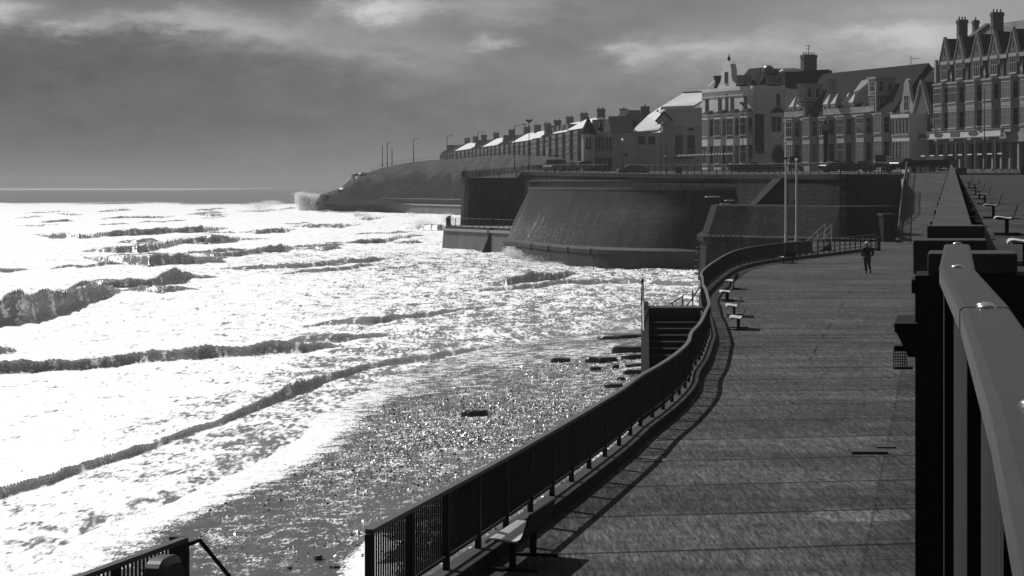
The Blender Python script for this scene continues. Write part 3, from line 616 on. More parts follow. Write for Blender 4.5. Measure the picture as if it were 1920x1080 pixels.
# steps going down beside it
t = thing('beach_steps', 'near flight of concrete steps down to the beach between two railings', 'steps', (-2.5, 28.8, 1))
m = MB()
for k in range(16): m.box(-3.42, -1.7, 28.85 + k * .32, 28.85 + 16 * .32 + .3, ZD - (k + 1) * .2 - .2, ZD - (k + 1) * .2)
m.build('treads', MT['ledge'], t); MB().box(-3.6, -1.6, 28.86, 34.2, -.5, .88).build('footing', MT['seawall'], t)
# far stair block outside the railing
t = thing('beach_stairs', 'dark stone stairs dropping to the beach behind the railing curve', 'stairs', (6.0, 100, .6))
m = MB(); m.box(5.05, 7.5, 101.2, 103.2, -.8, ZD - .02)
for k in range(17): y0 = 101.2 - (k + 1) * .95; m.box(5.22 + .0495 * (y0 - 101.2), 7.3, y0, 101.2 - k * .95, -.8, ZD - .19 * (k + 1) - .02)
m.build('treads', MT['stonedk'], t)
MB().box(5.2, 7.28, 101.3, 103.15, ZD - .018, ZD + .30).build('landing_wall', MT['ledge'], t)
m = MB(); pr = [(82, -.8), (103.2, -.8), (103.2, ZD + .15), (102.8, ZD + .42), (102.2, ZD + .5), (101.6, ZD + .42), (101.2, ZD + .2), (82, 2.7)]
kx = lambda y: .0495 * (y - 102)
m.prism([(4.95 + kx(y), y, z) for y, z in pr], [(5.22 + kx(y), y, z) for y, z in pr]); m.build('side_wall', MT['stonedk'], t)
m = MB(); m.tube([(4.36, 88, 1.6), (4.45, 90, 3.0), (4.98, 101.3, 4.62), (5.0, 101.6, 5.3)], .03, 6); m.build('hand_rail', MT['pole'], t)
t = thing('marker_pole', 'thin black marker pole on the outer wall of the beach stairs', 'pole', (5.0, 102.2, 4.6))
MB().lathe((5.0, 102.2, 4.5), [(.08, 0), (.055, .1), (.05, .5), (.07, .55), (.045, .6), (.04, .82), (.075, .86), (.04, .9), (.04, .97), (.0, 1.0)], 8).build('shaft', MT['black'], t)
m = MB()
for (a, b) in (((6.6, 103.1, 4.15), (7.3, 103.6, 5.1)), ((6.2, 103.1, 4.2), (6.2, 103.1, 4.5)), ((6.6, 103.1, 4.1), (6.6, 103.1, 4.75)), ((7.0, 103.3, 4.1), (7.0, 103.3, 5.0)), ((6.1, 103.1, 4.45), (6.65, 103.1, 4.8))): m.tube([a, b], .025, 6)
tag(m.build('stair_hand_rail', MT['black']), 'small black hand rail at the head of the beach stairs', 'hand rail')
# ---------------------------------------------------------------- upper promenade plate, retaining wall, parapet
ue = MB(); ys = [-8, 10] + list(range(20, 336, 5)) + [336]
for a, b in zip(ys, ys[1:]):
    ue.add([(WX(a) + .1, a, ZU(a)), (60 + .1 * a, a, ZU(a)), (60 + .1 * b, b, ZU(b)), (WX(b) + .1, b, ZU(b))], [(0, 1, 2, 3)])
tag(ue.build('upper_promenade', MT['updeck']), kind='structure')
t = thing('promenade_retaining_wall', 'tall dark retaining wall carrying the upper promenade on pilasters', 'wall', (WX(100), 100, ZD))
m = MB(); path = [Vector((WX(y), y)) for y in [-8, 0, 10, 21.4] + list(range(30, 351, 10))]
sweep(m, path, -.18, .18, ZD - .3, 7.2 - .05, None)
zt = lambda p: ZU(p.y) - 7.2
vs = []
m = MB(); q = path
for a, b in zip(q, q[1:]):
    o1 = .2 if a.y > 21 else -.02
    m.prism([(a.x - o1, a.y, ZD - .3), (a.x + .2, a.y, ZD - .3), (a.x + .2, a.y, ZU(a.y) + .05), (a.x - o1, a.y, ZU(a.y) + .05)], [(b.x - o1, b.y, ZD - .3), (b.x + .2, b.y, ZD - .3), (b.x + .2, b.y, ZU(b.y) + .05), (b.x - o1, b.y, ZU(b.y) + .05)])
m.build('wall_face', MT['stonedk'], t)
PY = [38.2 + 11.3 * k for k in range(0, 27)]
for y in PY:                                   # pilasters below the upper level with moulded heads
    x = WX(y); z1 = ZU(y); m = MB(); m.sbox(x - .36, x - .2, y, y + .8, ZD - .05, z1 - .25)
    m.sbox(x - .42, x - .2, y - .04, y + .84, z1 - .249, z1 - .02); m.sbox(x - .52, x - .2, y - .1, y + .9, z1 - .019, z1 + .22); m.build('pilaster', MT['stonedk'], t)
t = thing('parapet_wall', 'long pale-topped parapet wall running straight beside the upper promenade', 'wall', (WX(37), 37, ZU(37)))
path = [Vector((WX(y), y)) for y in range(37, 341, 3)]
m = MB(); sweep(m, path, -.28, .28, 7.2 + .76, 7.2 + .9, zt); bevel(m.build('coping', MT['coping'], t), .02)
m = MB(); sweep(m, path, -.17, .17, 7.2 + .05, 7.2 + .76, zt); m.build('wall_body', MT['stonedk'], t)
for y in PY[1:]:
    x = WX(y); z = ZU(y); m = MB().sbox(x - .34, x + .42, y - .02, y + .8, z + .22, z + .758); m.sbox(x - .42, x + .52, y - .1, y + .9, z + .50, z + .66); m.build('pier', MT['stonedk'], t)
PP = [(36.2, .39, 8.05, 8.47, 'farthest of the three stepped stone piers at the near end of the parapet'), (28.0, .39, 8.0, 8.44, 'middle one of the three stepped stone piers behind the hand rail')]
for (y, hw, z0, z1, lb) in PP:
    x = WX(y) + (-.02 if y < 30 else .05); t = thing('stone_pier', lb, 'pier', (x, y, ZD), group='stone piers ending the parapet')
    MB().sbox(x - hw + .06, x + hw - .06, y + .05, y + .9, ZD - .2, z0 + .08).build('shaft', MT['stonedk'], t)
    bevel(MB().sbox(x - hw, x + hw, y, y + .95, z0 + .08, z1).build('cap', MT['coping'], t), .02)
    MB().sbox(x - hw - .02, x + hw + .02, y - .03, y + .97, z0 - .12, z0 + .02).build('string_course', MT['stonedk'], t)
y = 21.0; t = thing('stone_pier', 'nearest and widest stone pier filling the right edge behind the rail', 'pier', (3.6, y, ZD), group='stone piers ending the parapet')
MB().sbox(3.175, 4.15, y, y + 1.1, ZD - .2, 8.30).build('shaft', MT['stonedk'], t)
o = MB().sbox(3.28, 3.99, y + .05, y + 1.0, 8.302, 8.475).build('cap', MT['coping'], t); bevel(o, .02)
c = MB(); c.sbox(2.99, 3.17, y - .15, y + 1.2, 7.86, 7.93)
c.prism([(3.12, y - .02, 7.66), (3.172, y - .02, 7.66), (3.172 + .165 * .9, y + 1.1, 7.66), (3.12 + .165 * .9, y + 1.1, 7.66)], [(3.01, y - .12, 7.858), (3.172, y - .12, 7.858), (3.172 + .165 * .9, y + 1.18, 7.858), (3.01 + .165 * .9, y + 1.18, 7.858)]); c.build('cornice', MT['stonedk'], t)
t = thing('bulkhead_light', 'small wire-caged bulkhead light hanging under the cornice of the nearest pier', 'lamp', (3.1, y + .3, 7.5))
m = MB(); x0, x1, z0, z1 = 3.02, 3.125, 7.57, 7.70
for k in range(7):
    m.box(x0 + (x1 - x0) * k / 6 - .003, x0 + (x1 - x0) * k / 6 + .003, y + .1, y + .106, z0, z1); m.box(x0, x1, y + .095, y + .1, z0 + (z1 - z0) * k / 6 - .003, z0 + (z1 - z0) * k / 6 + .003)
m.build('wire_guard', MT['black'], t); MB().sbox(3.02, 3.17, y + .09, y + .3, z1 + .003, 7.74).sbox(3.02, 3.17, y + .09, y + .3, 7.555, z0 - .004).build('bracket', MT['black'], t)
rk = bpy.data.objects.new('rough_boulder', rock_mesh(.45, .5, .42, 33, .8)); COL.objects.link(rk); rk.location = (4.45, 30.2, ZD + .05)
tag(rk, 'rough dark boulder on the pavement at the foot of the nearest pier', 'boulder')
# ---------------------------------------------------------------- foreground hand rail
RJ = [(2.17, 13.0), (1.535, 9.2), (1.096, 6.17), (.664, 3.37), (.36, 1.5), (.02, -.6)]
t = thing('box_hand_rail', 'wide painted metal hand rail in the near right foreground', 'hand rail', (1.1, 6.17, 7.25))
hz = 8.72
for i, (a, b) in enumerate(zip(RJ, RJ[1:])):
    wds = [.062, .060, .058, .058, .058, .058]; p = Vector((a[0], a[1])); q = Vector((b[0], b[1])); d = (q - p).normalized(); n = Vector((d.y, -d.x))
    g = .004; p2 = p + d * g; q2 = q - d * g; m = MB()
    sec = [(-wds[i], -.055), (-wds[i], -.008), (-wds[i] + .006, -.002), (-wds[i] + .014, 0), (wds[i] - .014, 0), (wds[i] - .006, -.002), (wds[i], -.008), (wds[i], -.055)]
    dz = .0012 * (i % 2)
    m.prism([(p2.x + n.x * s_, p2.y + n.y * s_, hz + z + dz) for s_, z in sec], [(q2.x + n.x * s_, q2.y + n.y * s_, hz + z + dz) for s_, z in sec])
    m.build('rail_section', MT['rail'], t)
    for e_, s1 in ((p, 1), (q, -1)):
        c = e_ + d * s1 * .035; mm = MB().lathe((c.x, c.y, hz + dz), [(.024, -.01), (.024, .001), (.021, .006), (.013, .0095), (.004, .011)], 14)
        mm.build('bolt_head', MT['steel'], t, smooth=True)
for (x, y) in RJ[:-1]:
    MB().box(x - .045, x + .035, y - .012, y + .012, 7.15, hz - .056).build('post', MT['black'], t)
for i, (a, b) in enumerate(zip(RJ, RJ[1:])):
    p = Vector(a); q = Vector(b); L_ = (q - p).length; d = (q - p) / L_; m = MB(); nb = int(L_ / .115)
    for k in range(1, nb):
        c = p + d * (L_ * k / nb); m.box(c.x - .012, c.x + .012, c.y - .006, c.y + .006, 7.33, hz - .056)
    pa = p + d * .05; pb = q - d * .05; beam(m, (pa.x, pa.y, 7.31), (pb.x, pb.y, 7.31), .04, .04); m.build('bar_panel', MT['fence'], t)
# ---------------------------------------------------------------- ramp
def zr(Y): return ZD + .004 + (ZU(338) + .1 - ZD) * max(0, min(1, (Y - 233) / (333 - 233)))
def rl(Y): return (1688 - 960 + (1703 - 1688) * (Y - 233) / 100) * Y / F
m = MB(); yy = [231] + list(range(233, 334, 10)) + [340]
for a, b in zip(yy, yy[1:]):
    m.add([(rl(a), a, zr(a)), (WX(a) - .2, a, zr(a)), (WX(b) - .2, b, zr(b)), (rl(b), b, zr(b))], [(0, 1, 2, 3)])
tag(m.build('ramp', deck_material('ramp_concrete', 2.0, .05, strip=False)), kind='structure')
m = MB(); path = [Vector((rl(y), y)) for y in yy[1:]]
sweep(m, path, -.35, 0, -.3, .25, lambda p: zr(p.y)); mm = MB()
for a, b in zip(path, path[1:]):
    mm.prism([(a.x - .34, a.y, 3.5), (a.x - .01, a.y, 3.5), (a.x - .01, a.y, zr(a.y) - .29), (a.x - .34, a.y, zr(a.y) - .29)], [(b.x - .34, b.y, 3.5), (b.x - .01, b.y, 3.5), (b.x - .01, b.y, zr(b.y) - .29), (b.x - .34, b.y, zr(b.y) - .29)])
t = thing('ramp_side_wall', 'low stone wall edging the left side of the ramp', 'wall', (rl(235), 235, ZD)); m.build('coping', MT['ledge'], t); mm.build('wall_face', MT['seawall'], t)
t = thing('ramp_railing', 'black bar railing with a sunlit top climbing the left side of the ramp', 'railing', (rl(235), 235, ZD + .3))
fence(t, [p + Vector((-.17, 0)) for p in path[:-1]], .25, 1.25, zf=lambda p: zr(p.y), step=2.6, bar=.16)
t = thing('ramp_top_railing', 'dark boarded railing across the head of the ramp', 'railing', (49, 338, ZU(338)))
xa, xb = (1700 - 960) * 338 / F, (1779 - 960) * 338 / F; zb_ = ZU(338) + .1
MB().box(xa, xb, 338, 338.1, zb_ + 1.0, zb_ + 1.75).build('top_board', MT['black'], t)
for k in range(4): x = xa + (xb - xa) * k / 3; MB().box(x - .06, x + .06, 338.11, 338.22, zb_ - .1, zb_ + 1.75).build('post', MT['black'], t)
m = MB(); [m.box(xa, xb, 338.02, 338.07, zb_ + z, zb_ + z + .05) for z in (.15, .5, .8)]; m.build('rails', MT['black'], t); MB().box(xa, xb, 338, 338.3, zb_ - .3, zb_ + .12).build('kerb', MT['black'], t)
t = thing('litter_bin', 'dark litter bin standing behind the railing at the ramp head', 'litter bin', ((1714 - 960) * 340 / F, 340, zb_))
x = (1714 - 960) * 340 / F; MB().lathe((x, 340.3, zb_), [(.24, 0), (.28, .85), (.30, .86), (.30, .92)], 12).build('body', MT['black'], t); MB().lathe((x, 340.3, zb_ + .921), [(.27, 0), (.3, .1), (.15, .22), (.02, .25)], 12).build('lid', MT['lampdk'], t)
t = thing('ramp_end_sign', 'small white sign plate on the ramp railing', 'sign', (rl(300) - .3, 300, zr(300))); MB().box(rl(292) - .42, rl(292) - .25, 291.9, 292, zr(292) + .0, zr(292) + 1.0).build('plate', MT['pole'], t)
# steps box beside the wall foot at the ramp
t = thing('stone_plinth', 'dark square stone plinth at the foot of the ramp', 'plinth', (33.5, 237, ZD)); x0, x1 = (1655 - 960) * 237 / F, (1677 - 960) * 237 / F
MB().box(x0, x1, 236.5, 240, ZD - .1, ZD + 2.3).build('body', MT['stonedk'], t); MB().box(x0 - .08, x1 + .08, 236.4, 240.1, ZD + 2.302, ZD + 2.5).build('slab', MT['coping'], t)
# ---------------------------------------------------------------- benches
def bench(label, x, y, z, rz, first=[None], group=None, L_=1.85):
    if first[0] is None:
        t = thing('promenade_bench', label, 'bench', (0, 0, 0), group=group)
        def prof(pts, th):
            P_ = [Vector(p) for p in pts]; up = []; dn = []
            for i, p in enumerate(P_):
                d = (P_[min(i + 1, len(P_) - 1)] - P_[max(i - 1, 0)]).normalized(); n = Vector((-d.y, d.x)) * th / 2; up.append(p + n); dn.append(p - n)
            return up, dn
        def extr(pts, th, name):
            up, dn = prof(pts, th); n = len(up); m = MB()
            for i in range(n - 1):
                q = [up[i], up[i + 1], dn[i + 1], dn[i]]
                m.prism([(a.x, -L_ / 2, a.y) for a in q], [(a.x, L_ / 2, a.y) for a in q])
            import bmesh
            o = m.build(name, MT['benchseat' if name == 'seat' else 'bench'], t); bm = bmesh.new(); bm.from_mesh(o.data); bmesh.ops.remove_doubles(bm, verts=bm.verts, dist=.0005)
            fs_ = [f for f in bm.faces if abs(f.normal.y) < .1 and len(f.verts) == 4 and all(len(e.link_faces) > 2 for e in f.edges if abs((e.verts[0].co - e.verts[1].co).y) > 1)]
            bmesh.ops.recalc_face_normals(bm, faces=bm.faces); bm.to_mesh(o.data); bm.free(); return o
        extr([(-.30, .375), (-.285, .41), (-.25, .432), (-.19, .435), (-.10, .422), (0, .405), (.07, .398), (.115, .405)], .022, 'seat')
        extr([(.12, .407), (.155, .43), (.18, .475), (.205, .55), (.235, .64), (.262, .72), (.275, .755)], .022, 'backrest')
        for s in (-.72, .72):
            MB().box(-.03, .05, s - .035, s + .035, .045, .405).build('leg', MT['black'], t)
            MB().box(-.30, .34, s - .03, s + .03, .0, .04).build('foot', MT['black'], t)
        m = MB().box(-.22, .14, -.75, -.69, .37, .395).box(-.22, .14, .69, .75, .37, .395); m.build('bracket', MT['black'], t)
        first[0] = t; o = t
    else:
        o = copy_tree(first[0]); o['label'] = label
    o['group'] = group; o.location = (x, y, z); o.rotation_euler = (0, 0, rz); return o
g1 = 'steel benches on the lower promenade'; g2 = 'steel benches on the upper promenade'
bench('nearest bench, seen from behind at the bottom beside the railing shadow', .135, 34.68, ZD, R(-11), group=g1)
for (x, y, Z, rz, lb) in [(1384, 617, 91.8, -6, 'lowest of the bench cluster inside the railing bend'), (1376, 592, 101, -4, 'second bench up in the cluster inside the railing bend'),
                          (1363, 564, 114.5, -2, 'third bench up in the cluster, its seat just left of the one above'), (1372, 542, 127.6, -10, 'topmost bench of the cluster, half against the railing shadow'),
                          (1477, 493.6, 170.6, -30, 'lone far bench against the railing in front of the flagpoles')]:
    bench(lb, (x - 960) * Z / F, Z, ZD, R(rz), group=g1)
for (x, Z, lb) in [(1922, 46, 'bench cut off by the right edge, only its seat front in view'), (1887, 64.7, 'nearest whole bench on the upper promenade'), (1862, 83.3, 'second whole bench on the upper promenade'),
                   (1846, 109.7, 'third whole bench on the upper promenade'), (1836, 124, 'fourth bench along the upper promenade, close behind the third'), (1829, 139, 'fifth bench along the upper promenade'),
                   (1828, 158, 'sixth bench along the upper promenade, its back overlapping the fifth'), (1817, 172, 'farthest bench on the upper promenade, nearest the parapet')]:
    bench(lb, (x - 960) * Z / F, Z, ZU(Z), R(-9.9), group=g2)
# ---------------------------------------------------------------- flagpoles
for (x, yt, Z, lb) in [(1473.5, 300, 186, 'left one of the two tall pale flagpoles, with a dark ball on top'), (1493.5, 303, 184, 'right one of the two tall pale flagpoles')]:
    X = (x - 960) * Z / F; z1 = CZ + (350 - yt) * Z / F; t = thing('flagpole', lb, 'flagpole', (X, Z, ZD), group='two flagpoles behind the railing')
    MB().lathe((X, Z, ZD), [(.13, 0), (.12, 1.5), (.09, 1.55), (.07, z1 - ZD)], 10).build('shaft', MT['pole'], t)
    MB().lathe((X, Z, z1 + .001), [(.03, 0), (.12, .08), (.12, .16), (.02, .24)], 10).build('finial', MT['black' if 'left' in lb else 'pole'], t)
# platform steps behind the railing end
t = thing('platform_steps', 'flight of steps with sloping hand rails behind the flagpoles', 'steps', ((1500 - 960) * 200 / F, 200, ZD - 2)); m = MB()
x0, x1 = (1497 - 960) * 205 / F, (1553 - 960) * 205 / F
for k in range(14): m.box(x0 + (x1 - x0) * k / 14, x1, 203, 207, 2.2, 3.0 + 1.9 * k / 14)
m.build('treads', MT['ledge'], t)
for dy in (202.9, 207):
    m = MB(); m.tube([(x0 - .6, dy, 3.5), (x1, dy, 6.1)], .04, 6); m.tube([(x0 - .6, dy, 3.0), (x1, dy, 5.6)], .03, 6)
    for k in range(5): xx = x0 + (x1 - x0) * k / 4; m.tube([(xx, dy, 2.5), (xx, dy, 3.7 + 2.4 * k / 4)], .035, 6)
    m.build('hand_rail', MT['pole'], t)
t = thing('bollard', 'short thick black post at the end of the railing', 'bollard', ((1648 - 960) * 200 / F, 200, ZD)); MB().lathe(((1648 - 960) * 203 / F, 203, ZD), [(.13, 0), (.13, 1.05), (.1, 1.12), (.03, 1.15)], 10).build('shaft', MT['black'], t)
# ---------------------------------------------------------------- person
def skin(name, joints, edges, mt, parent, sub=2):
    me = bpy.data.meshes.new(name); me.from_pydata([j[0] for j in joints], edges, []); o = bpy.data.objects.new(name, me); COL.objects.link(o)
    o.modifiers.new('skin', 'SKIN'); o.modifiers.new('sub', 'SUBSURF').levels = sub; o.modifiers['sub'].render_levels = sub
    for i, v in enumerate(me.skin_vertices[0].data): r = joints[i][1]; v.radius = r if isinstance(r, tuple) else (r, r); v.use_root = (i == 0)
    bpy.context.view_layer.update(); dg = bpy.context.evaluated_depsgraph_get(); m2 = bpy.data.meshes.new_from_object(o.evaluated_get(dg))
    o.modifiers.clear(); o.data = m2; m2.materials.clear(); m2.materials.append(mt); m2.polygons.foreach_set('use_smooth', [True] * len(m2.polygons)); m2.name = name
    o.parent = parent; return o
Zp = 150.3; t = thing('person', 'lone person in dark jacket and pale cap walking away, hands in pockets', 'person', ((1626 - 960) * Zp / F, Zp, ZD), rz=0)
# local axes: +Y away from the camera (walking direction)
hip = [(-.09, 0, .90), (.09, 0, .90)]
J = [((0, 0, .95), (.15, .11)), ((0, 0, 1.15), (.145, .10)), ((0, .02, 1.36), (.17, .11)), ((0, .03, 1.47), (.07, .07)), ((.0, .05, 1.56), (.062, .065)), ((-.01, .07, 1.66), (.082, .10)), ((-.01, .07, 1.72), (.07, .085)),
     ((-.20, .02, 1.40), .06), ((-.29, -.03, 1.16), .048), ((-.22, .08, .98), .04), ((-.19, .12, .93), .035), ((.20, .02, 1.40), .06), ((.33, -.06, 1.17), .048), ((.22, .07, .98), .04), ((.18, .11, .93), .035),
     ((-.10, .0, .88), (.10, .10)), ((-.08, .05, .50), .062), ((-.05, -.03, .10), .045), ((-.05, -.05, .05), .045), ((-.05, .12, .04), (.045, .03)),
     ((.10, 0, .88), (.10, .10)), ((.12, .10, .50), .062), ((.155, -.16, .20), .045), ((.16, -.20, .14), .045), ((.165, -.10, .05), (.045, .03)), ((-.01, .17, 1.645), .022), ((-.095, .06, 1.645), .02), ((.075, .06, 1.645), .02)]
E = [(0, 1), (1, 2), (2, 3), (3, 4), (4, 5), (5, 6), (2, 7), (7, 8), (8, 9), (9, 10), (2, 11), (11, 12), (12, 13), (13, 14), (0, 15), (15, 16), (16, 17), (17, 18), (18, 19), (0, 20), (20, 21), (21, 22), (22, 23), (23, 24), (5, 25), (5, 26), (5, 27)]
skin('body', J, E, MT['skin'], t)
JJ = [((0, .0, .90), (.20, .15)), ((0, 0, 1.10), (.20, .145)), ((0, .01, 1.33), (.215, .14)), ((0, .02, 1.46), (.13, .10)), ((0, .03, 1.53), (.085, .085)), ((-.21, .01, 1.39), .085), ((-.30, -.04, 1.15), .078), ((-.22, .07, .97), .068),
      ((.21, .01, 1.39), .085), ((.35, -.07, 1.16), .078), ((.23, .06, .97), .068)]
skin('jacket', JJ, [(0, 1), (1, 2), (2, 3), (3, 4), (2, 5), (5, 6), (6, 7), (2, 8), (8, 9), (9, 10)], MT['cloth'], t)
T_ = [((0, 0, .92), (.17, .13)), ((-.10, .0, .84), (.115, .115)), ((-.08, .05, .50), .085), ((-.05, -.03, .12), .075), ((.10, 0, .84), (.115, .115)), ((.12, .10, .50), .085), ((.155, -.15, .22), .07)]
skin('trousers', T_, [(0, 1), (1, 2), (2, 3), (0, 4), (4, 5), (5, 6)], MT['trouser'], t)
for (a, b, c) in (((-.05, -.07, .05), (-.05, .05, .04), (-.055, .17, .03)), ((.16, -.21, .15), (.165, -.13, .07), (.17, -.04, .035))): skin('shoe', [(a, .055), (b, (.055, .04)), (c, (.045, .03))], [(0, 1), (1, 2)], MT['black'], t)
m = MB().lathe((-.015, .06, 1.675), [(.10, 0), (.107, .02), (.104, .06), (.085, .10), (.05, .125), (.01, .132)], 16); m.build('cap', MT['cap'], t, smooth=True, local=True)
# ---------------------------------------------------------------- town plate, sea walls
def ZT(Y): return float(np.interp(Y, [200, 240, 305, 400, 470, 620, 1000], [10.0, 10.15, 10.4, 11.2, 11.8, 14.4, 19]))
def px2(x, Z): return Vector(((x - 960) * Z / F, Z))
# main battered bastion: toe line, left end curving away
TOE = catmull([Vector((9, 395)), Vector((1.8, 378)), Vector((-1.05, 351)), Vector((1.6, 328)), Vector((4.4, 312.5)), Vector((8.9, 298)), Vector((13.9, 291)), Vector((19.5, 288)), Vector((26, 288)), Vector((34, 289))], 6)
t = thing('battered_bastion', 'big dark sloping sea bastion with wet streaks running down its left flank', 'sea wall', (8.9, 298, 0))
def loft(mb, path, prof):                     # prof: (inland offset, z)
    nn_ = normals(path); vs = []; k = len(prof)
    for p, n in zip(path, nn_):
        for (a, z) in prof: vs.append((p.x - n.x * a, p.y - n.y * a, z))
    fs = [(i * k + j, (i + 1) * k + j, (i + 1) * k + j + 1, i * k + j + 1) for i in range(len(path) - 1) for j in range(k - 1)]
    return mb.add(vs, fs)
loft(MB(), TOE, [(.0, -1.5), (.0, 1.55), (-.12, 1.6), (-.12, 2.0)]).build('foot_wall', MT['ledge'], t)
loft(MB(), TOE, [(-.12, 2.001), (.45, 2.3)]).build('toe_ledge', MT['ledge'], t)
loft(MB(), TOE, [(.45, 2.3), (1.2, 4.2), (2.1, 6.2), (3.3, 8.55), (3.3, 8.62)]).build('battered_face', MT['bastion'], t, smooth=True)
loft(MB(), TOE, [(3.2, 8.621), (3.2, 8.95), (4.0, 8.95), (7.5, 8.96)]).build('coping', MT['ledge'], t)
for i in (20, 24, 27, 30):
    p = TOE[i]; n = normals(TOE)[i]; q = p + n * .15; m = MB(); m.prism([(q.x - .08, q.y, 1.4), (q.x + .08, q.y, 1.4), (q.x + .08 - n.x, q.y - n.y, 1.4), (q.x - .08 - n.x, q.y - n.y, 1.4)], [(q.x - .08, q.y, 2.05), (q.x + .12, q.y, 2.05), (q.x + .12 - n.x, q.y - n.y, 2.4), (q.x - .08 - n.x, q.y - n.y, 2.4)]); m.build('joint', MT['stonedk'], t)
def offs(path, a): return [p - n * a for p, n in zip(path, normals(path))]
RP = offs(TOE, 3.5)[8:44]
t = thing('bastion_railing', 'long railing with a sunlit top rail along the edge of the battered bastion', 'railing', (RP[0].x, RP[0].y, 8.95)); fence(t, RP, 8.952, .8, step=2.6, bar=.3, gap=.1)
# upper wall behind, up to the town level
UP = catmull([px2(1690, 300), px2(1672, 282), px2(1655, 268), px2(1600, 254), px2(1520, 262), px2(1440, 280), px2(1340, 298), px2(1250, 315), px2(1180, 332), px2(1120, 352), px2(1060, 378), px2(1000, 408), px2(940, 414), px2(872, 416), px2(880, 430), px2(960, 470), px2(1055, 520)], 6)
t = thing('upper_sea_wall', 'high dark upper sea wall below the street railings', 'sea wall', (20, 300, 5)); m = MB()
nn_ = normals(UP); vs = []
for p, n in zip(UP, nn_):
    z = ZT(p.y) if p.y < 412 else 10.4; b_ = n * .45 if p.y > 405 else n * .3
    for (q, zz) in ((p + b_ * -1.0, -1.5), (p, z - .5), (p + n * -.22, z - .499), (p + n * -.22, z), (p + n * .4, z)): vs.append((q.x, q.y, zz))
k = 5; m.add(vs, [(i * k + j, (i + 1) * k + j, (i + 1) * k + j + 1, i * k + j + 1) for i in range(len(UP) - 1) for j in range(k - 1)]); m.build('wall_face', MT['seawall'], t)
# town ground: fan from the wall top to the buildings and beyond
m = MB(); pts = UP
vs = [(p.x, p.y, (ZT(p.y) if p.y < 412 else 10.4) - .002) for p in pts]; n_ = len(vs)
back = []
for p in pts:
    f = (p.x + 8) / 45; back.append(None)
rows = []
for i, p in enumerate(pts):
    T_ = p.x / p.y; row = [vs[i]]
    if p.y < 412:
        for Y in np.linspace(p.y, 640, 9)[1:]:
            row.append((T_ * p.y + (T_ * 1.0) * (Y - p.y) + 0, Y, ZT(Y) if Y > 412 else ZT(p.y) + (ZT(Y) - ZT(p.y))))
        rows.append(row)
fl = [v for r_ in rows for v in r_]; c_ = 9
m.add(fl, [(i * c_ + j, i * c_ + j + 1, (i + 1) * c_ + j + 1, (i + 1) * c_ + j) for i in range(len(rows) - 1) for j in range(c_ - 1)])
Xr = rows[0][0][0]
m.add([(rows[0][2][0], 340, rows[0][2][2] - .01), (49.2, 336.3, ZT(336) - .02), (110, 336.3, ZT(336) - .02), (160, 420, ZT(420) - .02), (190, 640, ZT(640)), (rows[0][-1][0], 640, ZT(640) - .02)], [tuple(range(6))])
tag(m.build('town_street', MT['asphalt']), kind='structure')
# street kerb at the end of the upper promenade
MBk = MB().box(WX(336) + .3, 110, 335.8, 336.3, ZU(336) - .2, ZT(336) + .05); tag(MBk.build('stone_kerb', MT['wallpale']), 'pale stone kerb where the upper promenade meets the street', 'kerb')
# road platform inside the tall left bastion
m = MB(); a_ = [p for p in UP if p.y >= 404]; m.add([(p.x, p.y, 10.38 if p.y < 432 else 10.38 + (p.y - 432) * .024) for p in a_] + [(28, 520, 12.5), (25, 410, 10.38)], [tuple(range(len(a_) + 2))])
tag(m.build('viewpoint_road', MT['asphalt']), kind='structure')
BP = [p for p in UP if p.y > 350][:]
fr_ = [p for p in UP[52:79]]
t = thing('bastion_top_railing', 'close-barred railing round the top of the tall left bastion', 'railing', (fr_[-1].x, fr_[-1].y, 10.4)); fence(t, fr_, 0, 1.15, zf=lambda p: (ZT(p.y) if p.y < 412 else 10.4) + .01, step=3, bar=.22, gap=.2)
bk_ = UP[78:]
t = thing('road_railing', 'dark railing climbing the far side of the bastion road', 'railing', (bk_[0].x, bk_[0].y, 10.4)); fence(t, bk_, 0, 1.15, zf=lambda p: 10.4 + max(0, p.y - 432) * .024, step=3.4, bar=.25, gap=.12)
st_ = UP[:50]
t = thing('street_railing', 'thin open railing along the street edge above the dark sea wall', 'railing', (st_[0].x, st_[0].y, 10.2)); fence(t, st_, 0, 1.1, zf=lambda p: ZT(p.y) + .01, step=2.6, bars_until=0)
# low left bastion
LB = [px2(840, 420), px2(834, 400), px2(831.5, 388), px2(870, 380), px2(915, 371), px2(920, 371), px2(958, 363), px2(990, 358)]
t = thing('low_bastion', 'low pale concrete bastion standing in the surf below the tall one', 'sea wall', (LB[2].x, LB[2].y, 0))
loft(MB(), LB, [(-.35, -1.5), (0, 2.6)]).build('wall_face', MT['wallpale'], t); loft(MB(), LB, [(-.22, 2.6), (-.22, 2.95), (.5, 2.95), (14, 2.96)]).build('coping', MT['stonetrim'], t)
q = LB[5]; m = MB(); m.prism([(q.x - 1.5, q.y - .8, -1), (q.x + .6, q.y - .8, -1), (q.x + .6, q.y + .5, -1), (q.x - 1.5, q.y + .5, -1)], [(q.x - .1, q.y - .2, 2.59), (q.x + .3, q.y - .2, 2.59), (q.x + .3, q.y + .5, 2.59), (q.x - .1, q.y + .5, 2.59)]); m.build('buttress', MT['seawall'], t)
t = thing('low_bastion_railing', 'close-barred railing with pale top on the low surf bastion', 'railing', (LB[2].x, LB[2].y, 2.96)); fence(t, offs(LB, .4), 3.3, 1.2, step=2.4, bar=.25, gap=.12)
sweep(MB(), offs(LB, .4), -.1, .1, 2.95, 3.3).build('plinth', MT['ledge'], t)
